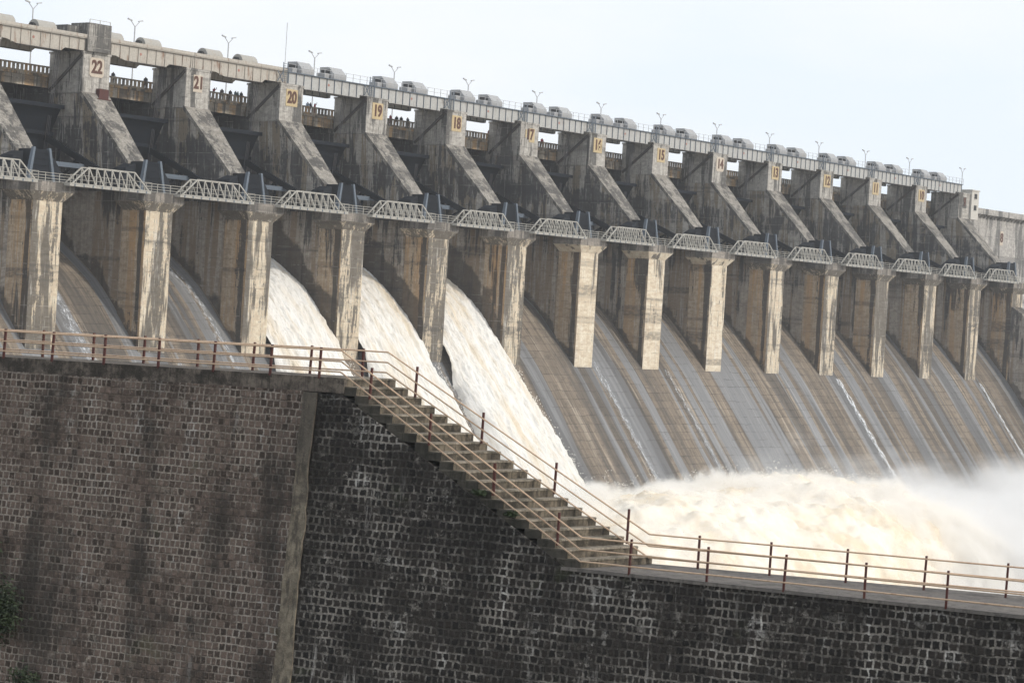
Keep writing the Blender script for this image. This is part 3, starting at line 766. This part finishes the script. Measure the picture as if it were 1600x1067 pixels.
def strip(lo_, hi_):
    m_ = MB(); q = [p for r in sec[lo_:hi_+1] for p in r]; n_ = hi_-lo_
    fs = []
    for i in range(n_):
        for j in range(4): fs.append((i*4+j, (i+1)*4+j, (i+1)*4+(j+1) % 4, i*4+(j+1) % 4))
    fs += [(0, 1, 2, 3), (n_*4+3, n_*4+2, n_*4+1, n_*4)]
    m_.add(q, fs); return m_
strip(0, 39).build('joint_strip', M['pilaster'], wl)
tag(wl, 'tall reddish-grey stone wall on the left with a flat coping under the railings', 'stone wall')
# ---- lower (right) wall incl. the part carrying the stair
wr = lempty('masonry_wall')
b = MB()
top = [(SP0+.5, Z0-.44)]
pr = [(SP0+.45, -26), (SP0+.45, Z0-.45), (SF, Z0-.45)]
for i in range(NS):
    pr += [(sf(i)+.001, Z0-RISE*(i+1)-.0), ] if False else []
pr += [(SF+.0, Z0-.45), (-.25, ZL-.30), (90, ZL-.30), (90, -26)]
pr = [(SP0+.45, -26), (SP0+.45, Z0-.46), (SF-.1, Z0-.46), (-.3, ZL-.10), (90, ZL-.10), (90, -26)]
n = len(pr)
front = [(s, tfront(z)+.0, z) for s, z in pr]; back = [(s, 2.9 if s < 1 else 4.5, z) for s, z in pr]
b.add(front+back, [tuple(range(n-1, -1, -1)), tuple(range(n, 2*n))]+[(i, (i+1) % n, n+(i+1) % n, n+i) for i in range(n)])
b.add([(SP0+.45, tfront(-26), -57), (90, tfront(-26), -57), (90, 4.5, -57), (SP0+.45, 2.9, -57), (SP0+.45, tfront(-26), -26.01), (90, tfront(-26), -26.01), (90, 4.5, -26.01), (SP0+.45, 2.9, -26.01)],
      [(0,3,2,1),(4,5,6,7),(0,1,5,4),(1,2,6,5),(2,3,7,6),(3,0,4,7)])
b.build('masonry_face', M['stoneR'], wr)
b = MB()
segs = [0.0-.55]+[i*1.5 for i in range(1, 61)]
def dback(s): return 3.1+(4.6-3.1)*(s-.95)/10.
for i, (a, c) in enumerate(zip(segs, segs[1:])):
    ta = -.05+.02*math.sin(i*2.3); tb0 = min(dback(a), 6.5); tb1 = min(dback(c), 6.5)
    b.hexa([(a, ta, ZL-.09), (c, ta, ZL-.09), (c, tb1, ZL-.09), (a, tb0, ZL-.09)], [(a, ta+.02, ZL), (c, ta+.02, ZL), (c, tb1, ZL), (a, tb0, ZL)])
b.build('deck', M['deck'], wr)
tag(wr, 'blackened mossy stone wall on the right with flat walkway on top below the stair', 'stone wall')
# ---- stair
st = lempty('staircase'); random.seed(11)
for i in range(NS):
    # step i: block whose riser runs from front (sf) to back (sb)
    z1 = Z0-RISE*i; z0 = z1-RISE-.16 if i < NS-1 else z1-RISE+.003
    f_ = tfront(z1)+.05+random.uniform(-.015, .02); sl = sf(i)-TR-.05-random.uniform(0, .55)
    z0 = z1-RISE+.002 if i == NS-1 else z1-RISE-random.choice((.02, .02, .12))
    x1f, x1b = sf(i)+random.uniform(-.006, .006), sb(i)+random.uniform(-.012, .012)
    if i == 0: sl = sf(0)-.6; z1 += .006
    tb = 3.05+random.uniform(-.02, .02); q = .035; zt = z1-.045
    b = MB().hexa([(sl, f_, z0), (x1f-q, f_, z0), (x1b-q, tb, z0), (sl, tb, z0)], [(sl, f_, zt), (x1f-q, f_, zt), (x1b-q, tb, zt), (sl, tb, zt)])
    so = b.build('step', M['step'], st); so.data.materials.append(M['mossy']); so.data.polygons[2].material_index = 1; so.data.polygons[5].material_index = 1  # side faces get the moss colour with shade painted in
    j = random.uniform(.0, .03)
    b = MB().hexa([(sl, f_-.01, zt+.001), (x1f-.012, f_-.01, zt+.001), (x1b-.012, tb, zt+.001), (sl, tb, zt+.001)], [(sl, f_+.01, z1), (x1f-.03, f_+.01, z1), (x1b-.03, tb-.02, z1), (sl, tb-.02, z1)])
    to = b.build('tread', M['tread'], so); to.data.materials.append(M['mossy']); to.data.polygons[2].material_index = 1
tag(st, 'worn concrete staircase descending the stone wall to the lower walkway', 'staircase')

# ---- railings
def zdeck(s, front):
    a = SF if front else SB; e = 0.3 if front else 1.3
    if s <= a: return zup(s)
    if s >= e: return ZL
    return Z0+(ZL-Z0)*(s-a)/(e-a)
def railing(name, front, pxs, label):
    root = lempty(name)
    if front: tf = lambda s: tfront(zdeck(s, True))+.0
    else:
        def tf(s): return 2.7 if s < 0 else lerp(2.75, 3.7, (s-0)/11.) if s < 11 else 3.7+.03*(s-11)
    zf = lambda s: zdeck(s, front)
    for px in pxs:
        s = s_at(px, tf, zf); h = .90 if s > -.6 else .82
        if px > 1600 or px < 0: pass
        z = zf(s); lean = random.uniform(-.02, .02)
        MB().bar((s, tf(s), z-.05), (s+lean+.02, tf(s), z+h+.02), .078, .05).build('post', M['post'], root)
    # extra posts far right, outside the frame
    a = SF if front else SB; e = 0.0 if front else .95
    brk = [(-45, 0), (a-.15, 0), (-.02 if front else .9, 0), (45, 0)]
    for fr in (.95, .58, .22):
        for (s0, _), (s1, _) in zip(brk, brk[1:]):
            n = max(1, int((s1-s0)/2.2)); pts = []
            for i in range(n+1):
                s = s0+(s1-s0)*i/n
                if s0 == brk[1][0]:   # stair flight: straight between the two knees
                    q = i/n; z = lerp(zup(brk[1][0]), ZL, q); h = lerp(.82, .88, q)
                else: z = zup(s) if s < 0 and s0 == -45 else ZL; h = .82 if s0 == -45 else .88
                pts.append(Vector((s, tf(s)-.035, z+h*fr+random.uniform(-.006, .006))))
            b = MB()
            for p, q in zip(pts, pts[1:]): b.bar(p, q, .046, n=8)
            b.build('rail', M['rail'], root)
    tag(root, label, 'railing')
random.seed(21)
railing('railing', True, [-80, 5.6, 81, 162, 247, 333, 421.7, 498.5, 577.8, 670.5, 770.8, 870.6, 982.7, 1103.9, 1224, 1350, 1478, 1612], 'nearer railing with maroon posts along the front edge of wall, stair and walkway')
railing('railing', False, [-20, 66.3, 145, 223.8, 308, 394.3, 484, 565.5, 648.7, 752.4, 866, 979.5, 1090, 1202, 1321, 1443, 1571, 1705], 'farther railing with dark posts along the river side of wall, stair and walkway')

# ------------------------------------------------------------------ plants
g = NG('shrub_leaf', .6); o_ = g.obj(); f = g.noise(o_, 3., 3)
g.col(g.mix(g.ss(f, .4, .6), (.014, .022, .012), (.038, .055, .025))); M['leaf'] = g.m
M['bark'] = paint('shrub_bark', (.07, .05, .035), amt=.2, rough=.9)
def shrub(name, s, z, r, n, label, seed, tout=.5, flat=1., cat='shrub'):
    rnd = random.Random(seed); base = Vector(local(s, tfront(z)-.05, z)); root = empty(name, base, ROTZ)
    st_ = MB(); lf = MB()
    for i in range(9):
        a = Vector((rnd.uniform(-1, 1)*r*.7, -rnd.uniform(.1, 1)*r*tout, rnd.uniform(.0, .9)*r*flat)); st_.bar((0, .02, 0), a, .025, n=5)
        for j in range(n//9):
            c = a*rnd.uniform(.35, 1.15)+Vector((rnd.gauss(0, 1), rnd.gauss(0, .5), rnd.gauss(0, 1)*flat))*r*.2
            if c.y > -.02: c.y = -.02-abs(rnd.gauss(0, .05))
            d = Vector((rnd.gauss(0, 1), rnd.gauss(0, 1), rnd.gauss(0, .6))).normalized(); e = d.orthogonal().normalized(); L = rnd.uniform(.035, .085)
            lf.add([c-d*L, c+e*L*.42, c+d*L, c-e*L*.42], [(0, 1, 2, 3)])
    st_.build('stem', M['bark'], root); lf.build('foliage', M['leaf'], root)
    tag(root, label, cat)
def s_px(px, z): return s_at(px, lambda s: tfront(z), lambda s: z)
shrub('shrub', s_px(14, -22.2), -22.5, 1.3, 4600, 'leafy dark green shrub growing from the stone wall at the left edge', 1)
shrub('shrub', s_px(55, -24.3), -24.6, .8, 2600, 'low green shrub at the foot of the stone wall, bottom left corner', 2)
shrub('shrub', s_px(-15, -20.4), -20.5, .5, 900, 'small sprig of leaves high on the left edge of the wall', 3)
shrub('moss_tuft', s_px(752, -17.3), -17.36, .22, 700, 'bright green tuft on the broken stair edge halfway down the steps', 4, flat=.4, cat='plant')
shrub('moss_tuft', s_px(800, -17.75), -17.86, .2, 500, 'small darker green tuft just below the bright tuft beside the stair', 5, flat=.4, cat='plant')

# ------------------------------------------------------------------ people on the road
def person(x, shirt, lower, lean, turn, label, y=20.75, arms=0):
    body = bpy.data.meshes.new('person')
    # joints: pelvis root first
    V = [(0,0,.95),(0,0,1.2),(0,.01,1.42),(0,0,1.53),(0,-.01,1.66),
         (-.1,0,.9),(-.12,-.02,.5),(-.12,.02,.08),(-.12,-.14,.03),
         (.1,0,.9),(.13,.02,.5),(.13,.03,.08),(.13,-.13,.03),
         (-.19,0,1.42),(-.25,-.08,1.15),(-.2,-.3,1.05),(-.18,-.37,1.03),
         (.19,0,1.42),(.25,-.06,1.15),(.22,-.28,1.08),(.2,-.35,1.07)]
    if arms: V[18] = (.28,-.1,1.5); V[19] = (.16,-.2,1.72); V[20] = (.12,-.2,1.78)
    E_ = [(0,1),(1,2),(2,3),(3,4),(0,5),(5,6),(6,7),(7,8),(0,9),(9,10),(10,11),(11,12),(2,13),(13,14),(14,15),(15,16),(2,17),(17,18),(18,19),(19,20)]
    Rr = [.15,.14,.15,.06,.105,.1,.07,.045,.04,.1,.07,.045,.04,.07,.048,.035,.035,.07,.048,.035,.035]
    body.from_pydata(V, E_, []); o = bpy.data.objects.new('person', body); COL.objects.link(o)
    m = o.modifiers.new('skin', 'SKIN'); sv = body.skin_vertices[0].data if body.skin_vertices else None
    if sv is None:
        bpy.context.view_layer.objects.active = o; o.select_set(True)
        body.skin_vertices  # created by modifier
    for i, r in enumerate(Rr): body.skin_vertices[0].data[i].radius = (r, r)
    body.skin_vertices[0].data[0].use_root = True
    su = o.modifiers.new('sub', 'SUBSURF'); su.levels = 1; su.render_levels = 1
    bpy.context.view_layer.update()
    me = bpy.data.meshes.new_from_object(o.evaluated_get(bpy.context.evaluated_depsgraph_get()))
    bpy.data.objects.remove(o); me.name = 'person'
    me.materials.clear(); skin = paintc((.16, .09, .055)); me.materials.append(skin); me.materials.append(paintc(shirt)); me.materials.append(paintc(lower)); me.materials.append(paintc((.012, .01, .01)))
    for p in me.polygons:
        c = p.center; p.use_smooth = True
        p.material_index = 1 if (.98 < c.z < 1.5 and not (c.y < -.22)) else 2 if c.z <= .98 and c.z > .1 else 3 if (c.z > 1.69 or (c.z > 1.58 and c.y > .02)) and abs(c.x) < .13 else 0
    o = bpy.data.objects.new('person', me); COL.objects.link(o); o.location = (x, y, 14.97); o.rotation_euler = (lean, 0, turn); o.scale = (1.08,)*3
    tag(o, label, 'person', 'people at the road parapet')
PC = {}
def paintc(c):
    if c not in PC:
        g = NG('cloth_or_skin', .8); g.col(c); PC[c] = g.m
    return PC[c]
def bayx(k, px):   # x of a spot on the road parapet seen at photo column px
    lo, hi = P*(k-1), P*(k+3)
    for _ in range(40):
        m = (lo+hi)/2
        if proj((m, 20.7, 16.4))[0] < px: lo = m
        else: hi = m
    return lo
PL = [(177, (.05,.05,.06), (.04,.04,.05), 0, 'person in dark clothes standing behind the balustrade right of tower 22'),
      (228, (.04,.04,.05), (.05,.05,.06), 0, 'person in dark clothes at the far end of the bay right of tower 22'),
      (332, (.25,.04,.06), (.2,.03,.05), 1, 'person in a red garment leaning by tower 21'),
      (347, (.10,.09,.10), (.05,.05,.06), 0, 'person in grey at the balustrade, second right of tower 21'),
      (360, (.04,.03,.035), (.04,.04,.05), 0, 'person in black at the balustrade, middle of the bay right of tower 21'),
      (368, (.14,.22,.26), (.06,.07,.09), 0, 'person in a pale blue top, left of a close pair near tower 20'),
      (371.5, (.16,.24,.25), (.06,.07,.09), 0, 'person in a pale teal top, right of a close pair near tower 20'),
      (377, (.07,.07,.08), (.04,.04,.05), 0, 'person in dark grey standing nearest the left side of tower 20'),
      (481, (.35,.45,.58), (.05,.06,.09), 0, 'person in a light blue shirt right of tower 20'),
      (485, (.03,.035,.06), (.03,.03,.05), 0, 'person in navy between the blue shirt and the red dress'),
      (492, (.30,.02,.05), (.25,.02,.05), 1, 'person in a red dress right of tower 20'),
      (610, (.28,.05,.08), (.2,.04,.06), 0, 'person in pinkish red just right of tower 19'),
      (619, (.03,.03,.04), (.04,.04,.05), 0, 'person in black bending over the balustrade right of tower 19'),
      (627, (.04,.04,.05), (.04,.04,.05), 0, 'tall person in black, third right of tower 19'),
      (637, (.05,.05,.06), (.12,.05,.05), 0, 'person in dark clothes nearest tower 18 on its left'),
      (763.5, (.22,.05,.05), (.05,.05,.05), 0, 'person in dull red left of tower 17'),
      (847, (.35,.03,.04), (.05,.05,.05), 0, 'person in a bright red top right of tower 17')]
for i, (px, sh, lo_, arm, lab) in enumerate(PL):
    k = 0
    x = bayx(min(range(-1, 12), key=lambda kk: abs(proj((P*(kk+.9), 20.7, 16.4))[0]-px)), px)
    person(x, sh, lo_, (.25 if 'bending' in lab or 'leaning' in lab else .03), random.uniform(-.6, .6), lab, arms=arm)

# ------------------------------------------------------------------ water jets over the open bays
def jet(k, seed, label):
    xl, xr = P*k+2.35, P*(k+1)-2.35
    nu, nv = 130, 380; vs = []; uvs = []; fs = []
    ys = [15.5+(-30-15.5)*j/nv for j in range(nv+1)]
    arc = 0; py, pz_ = None, None
    for j, y in enumerate(ys):
        z = pz(y)
        if py is not None: arc += math.hypot(y-py, z-pz_)
        py, pz_ = y, z
        out = max(0, -y); spread = min(out*.11, 2.1)+ (0 if out == 0 else 0)
        a, b_ = xl-spread*.9, xr+spread*1.15
        th = lerp(1.5, 2.6, (15.5-y)/10) if y > 0 else lerp(2.6, 4.2, out/14)
        for i in range(nu+1):
            u = i/nu; x = a+(b_-a)*u
            edge = min(u, 1-u)
            prof = min(1, (edge/.10))**.55 if out > .3 else min(1, .8+edge*2)
            if out > .3: prof = lerp(min(1, .8+edge*2), prof, out/3.)
            q = Vector((x*.9+seed*31, arc*.16, 0)); n = mn.fractal(q, .9, 2.1, 5)*.42
            q2 = Vector((x*2.6+seed*31, arc*.7, 5)); n += mn.fractal(q2, .7, 2.1, 4)*.26
            big = mn.noise(Vector((x*.25+seed*7, arc*.05, 3)))*.5
            h = max(.0, th*prof+(n*(.6+.5*min(1, (15.5-y)/12))+big)*max(.25, prof)*min(1, (16.5-y)/4))
            if prof < .02: h = -.2
            # offset along the local chute normal
            nyv, nzv = -.8 if y < 0 else -.66, .6 if y < 0 else .75
            jx = (mn.noise(Vector((arc*.35, seed, x*.05)))*.5+mn.noise(Vector((arc*1.3, seed, 4)))*.3)*(1-prof) if out > .3 else 0
            vs.append((x+jx, y+nyv*h*.75, z+nzv*h)); uvs.append((x+seed*13, arc))
    for j in range(nv):
        for i in range(nu):
            q = j*(nu+1)+i; fs.append((q, q+nu+1, q+nu+2, q+1))
    mb = MB(); mb.v = vs; mb.f = fs; o = mb.build('water_jet', M['jet'], smooth=True)
    l = o.data.uv_layers.new(name='UVMap'); d = np.array([uvs[lp.vertex_index] for lp in o.data.loops], dtype=np.float32).ravel(); l.data.foreach_set('uv', d)
    tag(o, label, 'water jet', 'foaming water jets below the open gates')
jet(1, 1, 'foaming brown-white water jet pouring between the piers numbered 21 and 20')
jet(2, 2, 'foaming water jet pouring between the piers numbered 20 and 19')
jet(3, 3, 'wide foaming water jet between the piers numbered 19 and 18, the rightmost jet')

# thin trickles
g = NG('white_trickle_water', .4); uv = g.gen_uv(); f = g.noise(g.vmul(uv, (5, .8, 1)), 1., 5, .8)
g.col((.75, .78, .82)); s_ = g.sep(uv)
ef = g.ss(g.math('ABSOLUTE', g.math('SUBTRACT', s_[0], .5)), .5, .12)
g.put(g.b.inputs['Alpha'], g.math('MULTIPLY', g.ss(f, .46, .70), ef)); M['trickle'] = g.m
mb_ = M['trickle'].copy(); mb_.name = 'bright_trickle_water'; M['bright'] = mb_
for nd in mb_.node_tree.nodes:
    if nd.type == 'MAP_RANGE' and abs(nd.inputs[1].default_value-.46) < .01: nd.inputs[1].default_value = .38; nd.inputs[2].default_value = .64
def trickle(x, w, y0, y1, drift, label, amp=.05):
    w *= 1.35
    n = 80; vs = []; uvs = []; fs = []; arc = 0; pp = None
    for j in range(n+1):
        y = y0+(y1-y0)*j/n; z = pz(y)
        if pp: arc += math.hypot(y-pp[0], z-pp[1])
        pp = (y, z); ww = w*(1+.3*math.sin(j*.7))
        for i in range(5):
            u = i/4; xx = x+drift*j/n+(u-.5)*ww+.15*mn.noise(Vector((arc*.3, x, 0)))
            h = .03+amp*math.sin(math.pi*u)*(1+mn.noise(Vector((arc*1.5, x, u))))
            vs.append((xx, y-.79*h, z+.6*h)); uvs.append((u, arc))
    for j in range(n):
        for i in range(4): q = j*5+i; fs.append((q, q+5, q+6, q+1))
    mb = MB(); mb.v = vs; mb.f = fs; o = mb.build('water_trickle', M['bright' if amp > .1 else 'trickle'], smooth=True)
    l = o.data.uv_layers.new(name='UVMap'); 
    for lp_ in o.data.loops: l.data[lp_.index].uv = uvs[lp_.vertex_index]
    tag(o, label, 'water trickle', 'thin streams of water on the dry chute')
trickle(P*0+13.2, 1.6, 13, -6, 1.2, 'thin dark-edged stream running between the piers numbered 22 and 21')
trickle(P*0+4.2, 1.4, -1, -8, .8, 'short white stream at the foot of the pier numbered 22')
trickle(P*5+3.4, 1.5, 1, -19, .6, 'sparkling thin stream right of the pier numbered 17')
trickle(P*6+4.4, 1.1, 0, -19, .4, 'faint thin stream right of the pier numbered 16')
trickle(P*9+3.2, 1.5, -.5, -21, .9, 'bright white stream right of the pier numbered 13', .12)
trickle(P*12+3.0, 1.0, -.5, -21, .5, 'white stream right of the pier numbered 10', .2)
trickle(P*-1+6.5, 2.2, 10, -6, 1.5, 'white stream between the leftmost pier and the pier numbered 22')

# ------------------------------------------------------------------ spray plume
def plume():
    # top height by x (from the photo silhouette), cross-section in y
    TX = [(-20, -46), (0, -40), (10, -34.5), (16, -32.9), (24, -32.1), (34, -31.9), (43, -32.0), (49, -31.4), (55, -30.8), (62, -30.5), (68, -30.8), (76, -31.4), (83, -33), (90, -35.6), (97, -39.5), (108, -45), (120, -52), (126, -58)]
    def top(x):
        for (a, za), (b, zb) in zip(TX, TX[1:]):
            if a <= x <= b: return za+(zb-za)*(x-a)/(b-a)
        return -58
    nx, na = 420, 170; vs = []; fs = []
    for i in range(nx+1):
        x = -20+146*i/nx; zt = top(x)-1.6; H = max(.5, zt+58); yc = -58-3*math.sin(x*.05)
        for j in range(na+1):
            a = math.pi*j/na      # 0: front (-y)   pi: back (+y)
            cy = math.cos(a); sz = math.sin(a)
            wd = 24 if cy > 0 else 20
            y = yc-wd*math.copysign(abs(cy)**.9, cy); z = -58+H*abs(sz)**.55
            d = Vector((0, -cy*.7, sz)).normalized() if True else None
            p = Vector((x, y, z))
            n = (1-abs(mn.noise(p*.085)))*2.6-2.1
            n += (1-abs(mn.noise(p*.21+Vector((9, 0, 0)))))*1.3-1.0
            n += mn.fractal(p*.55, .8, 2.1, 4)*.55
            e = min(1, H/14)
            q = p+d*n*e; 
            if j in (0, na): q.z = -58
            vs.append(tuple(q))
    for i in range(nx):
        for j in range(na):
            q = i*(na+1)+j; fs.append((q, q+1, q+na+2, q+na+1))
    mb = MB(); mb.v = vs; mb.f = fs; o = mb.build('spray', M['spray'], smooth=True)
    tag(o, 'billowing cream-white spray thrown up at the foot of the spillway', 'spray', kind='stuff')
plume()

# torn droplets flung off the spray crest and the jet edges
g = NG('flung_water', .6); g.col((.9, .87, .82)); M['drop'] = g.m
def droplets():
    rnd = random.Random(5); mb = MB()
    TX = [(5, -36.5), (16, -32.9), (24, -32.1), (34, -31.9), (43, -32.0), (49, -31.4), (55, -30.8), (62, -30.5), (68, -30.8), (76, -31.4), (83, -33), (90, -35.6), (97, -39.5)]
    def blob(c, r, d):
        e = d.orthogonal().normalized(); f = d.cross(e)
        v = [c-d*r*1.8, c+e*r, c+f*r, c-e*r, c-f*r, c+d*r*1.8]
        mb.add(v, [(0,1,2),(0,2,3),(0,3,4),(0,4,1),(5,2,1),(5,3,2),(5,4,3),(5,1,4)])
    for i in range(520):
        a = rnd.random()*(len(TX)-1); k = int(a); t = a-k
        x = TX[k][0]+(TX[k+1][0]-TX[k][0])*t; z = TX[k][1]+(TX[k+1][1]-TX[k][1])*t
        c0 = Vector((x, -58+rnd.gauss(0, 7), z-2.3+abs(rnd.gauss(0, .6)))); d = Vector((rnd.uniform(-.5, .6), -.5, rnd.uniform(.1, .9))).normalized()
        for j in range(rnd.randint(5, 16)):
            blob(c0+d*rnd.uniform(0, 2.2)+Vector((rnd.gauss(0, .3), rnd.gauss(0, .3), rnd.gauss(0, .25))), rnd.uniform(.02, .065), d)
    for k in (1, 2, 3):
        for side in (0, 1):
            for i in range(90):
                y = rnd.uniform(-24, -2); out = max(0, -y); sp = min(out*.11, 2.1)
                x = P*k+2.35-sp*.9 if side == 0 else P*(k+1)-2.35+sp*1.15
                z = pz(y); th = 2.4+out*.09
                c0 = Vector((x+rnd.gauss(0, .45)*(1 if y < 0 else .0)+(.5 if side == 0 else -.5), y-.5*th, z+.6*th+abs(rnd.gauss(0, .5)))); d = Vector((0, -.6, -.8))
                for j in range(rnd.randint(3, 8)):
                    blob(c0+d*rnd.uniform(-.8, .8)+Vector((rnd.gauss(0, .15), rnd.gauss(0, .15), rnd.gauss(0, .2))), rnd.uniform(.02, .06), d)
    o = mb.build('spray_droplets', M['drop']); tag(o, 'drops of water flung off the jets and the spray crest', 'spray', kind='stuff')
droplets()

# drifting mist : soft volume
def volume_box(name, x0, x1, y0, y1, z0, z1, fn, color=(.97, .97, .98), aniso=.2):
    o = MB().box(x0, x1, y0, y1, z0, z1).build(name, None)
    m = bpy.data.materials.new(name+'_air'); m.use_nodes = True; nt = m.node_tree
    for n in list(nt.nodes): nt.nodes.remove(n)
    g = NG.__new__(NG); g.m = m; g.t = nt
    out = nt.nodes.new('ShaderNodeOutputMaterial'); v = nt.nodes.new('ShaderNodeVolumePrincipled')
    v.inputs['Color'].default_value = color+(1,); v.inputs['Anisotropy'].default_value = aniso
    den = fn(g)
    g.put(v.inputs['Density'], den); nt.links.new(v.outputs[0], out.inputs['Volume'])
    o.data.materials.append(m); tag(o, kind='stuff'); return o
TXN = [(-20, -46), (0, -40), (10, -34.5), (16, -32.9), (24, -32.1), (34, -31.9), (43, -32.0), (49, -31.4), (55, -30.8), (62, -30.5), (68, -30.8), (76, -31.4), (83, -33), (90, -35.6), (97, -39.5), (108, -45), (126, -52)]
def veil_fn(g):
    o = g.obj(); s = g.sep(o)
    fc = g.n('ShaderNodeFloatCurve'); cv = fc.mapping.curves[0]
    pts = [((x+20)/146, (z+60)/40) for x, z in TXN]
    cv.points[0].location = pts[0]; cv.points[1].location = pts[-1]
    for q in pts[1:-1]: cv.points.new(*q)
    fc.mapping.update()
    g.put(fc.inputs['Value'], g.math('DIVIDE', g.math('ADD', s[0], 20.), 146.))
    top = g.math('SUBTRACT', g.math('MULTIPLY', fc.outputs[0], 40.), 60.)
    n1 = g.noise(o, .16, 6, .62); n2 = g.noise(g.vmul(o, (1., 1., .8)), .7, 5, .7)
    hh = g.math('SUBTRACT', s[2], top)
    hh = g.math('SUBTRACT', hh, g.math('MULTIPLY', g.math('SUBTRACT', n1, .5), 8.))
    hh = g.math('SUBTRACT', hh, g.math('MULTIPLY', g.math('SUBTRACT', n2, .5), 5.))
    # bends down away from the crest line
    yy = g.math('DIVIDE', g.math('ABSOLUTE', g.math('ADD', s[1], 58.)), 24.)
    hh = g.math('ADD', hh, g.math('MULTIPLY', g.math('POWER', yy, 3.), 9.))
    return g.math('MULTIPLY', g.math('POWER', g.ss(hh, -.6, -3.2), 1.2), .8)
veil = volume_box('spray_veil', -19, 124.5, -86, -33, -56.1, -26.5, veil_fn, (.985, .965, .93), -.3)
veil.data.materials[0].cycles.volume_step_rate = .09
def mist_fn(g):
    o = g.obj(); s = g.sep(o)
    n = g.noise(g.vmul(o, (1, 1, 1.6)), .055, 5, .6)
    topz = g.math('ADD', -46.5, g.math('MULTIPLY', g.math('SUBTRACT', n, .5), 30.))
    rise = g.ss(s[0], 55., 110.)
    topz = g.math('ADD', topz, g.math('MULTIPLY', rise, 5.5))
    d = g.ss(g.math('SUBTRACT', s[2], topz), 9., -7.)
    fx = g.ss(s[0], 20., 85.)
    return g.math('MULTIPLY', g.math('MULTIPLY', g.math('POWER', d, 1.5), fx), .26)
mist = volume_box('mist', 20, 232, -91, -16, -56.3, -25.5, mist_fn, (.995, .99, .985), -.35)
mist.data.materials[0].cycles.volume_step_rate = .35

# haze over the whole place
scene_haze = volume_box('haze', -2950, 2950, -2900, 2400, -61.5, 60, lambda g: .00016, (.90, .94, 1.), .0)

# ------------------------------------------------------------------ sky + sun
AZ, EL = math.radians(15), math.radians(33)
sd = Vector((math.sin(AZ)*math.cos(EL), -math.cos(AZ)*math.cos(EL), math.sin(EL)))
ld = bpy.data.lights.new('sun', 'SUN'); ld.energy = 2.4; ld.angle = math.radians(2.5); ld.color = (1, .93, .82)
lo = bpy.data.objects.new('sun', ld); COL.objects.link(lo); lo.rotation_euler = sd.to_track_quat('Z', 'Y').to_euler()
w = bpy.data.worlds.new('World'); scene.world = w; w.use_nodes = True; nt = w.node_tree
bg = nt.nodes['Background']; sky = nt.nodes.new('ShaderNodeTexSky'); sky.sky_type = 'NISHITA'; sky.sun_disc = False
sky.sun_elevation = EL; sky.sun_rotation = math.atan2(sd.x, sd.y); sky.dust_density = 3
tc = nt.nodes.new('ShaderNodeTexCoord'); nz = nt.nodes.new('ShaderNodeTexNoise'); nz.inputs['Scale'].default_value = 3; nz.inputs['Detail'].default_value = 5
mp = nt.nodes.new('ShaderNodeMapping'); mp.inputs['Scale'].default_value = (1, 1, 3)
nt.links.new(tc.outputs['Generated'], mp.inputs[0]); nt.links.new(mp.outputs[0], nz.inputs['Vector'])
rp = nt.nodes.new('ShaderNodeValToRGB'); rp.color_ramp.elements[0].position = .40; rp.color_ramp.elements[1].position = .62
SK = 12.7
rp.color_ramp.elements[0].color = (.83*SK, .905*SK, .985*SK, 1); rp.color_ramp.elements[1].color = (.955*SK, .965*SK, .98*SK, 1)
nt.links.new(nz.outputs[0], rp.inputs[0])
mx = nt.nodes.new('ShaderNodeMix'); mx.data_type = 'RGBA'; mx.inputs[0].default_value = .9
nt.links.new(sky.outputs[0], mx.inputs[6]); nt.links.new(rp.outputs[0], mx.inputs[7]); nt.links.new(mx.outputs[2], bg.inputs['Color'])
bg.inputs['Strength'].default_value = .09

vs_ = scene.view_settings; vs_.view_transform = 'Standard'; vs_.look = 'None'; vs_.exposure = 0; vs_.gamma = 1; vs_.use_curve_mapping = False
cy = scene.cycles
cy.volume_step_rate = 1.0; cy.volume_max_steps = 256; cy.volume_bounces = 4; cy.max_bounces = 8; cy.diffuse_bounces = 3; cy.transparent_max_bounces = 8
cy.use_denoising = True; cy.use_adaptive_sampling = True; cy.adaptive_threshold = .02
try: cy.denoiser = 'OPENIMAGEDENOISE'
except Exception: pass
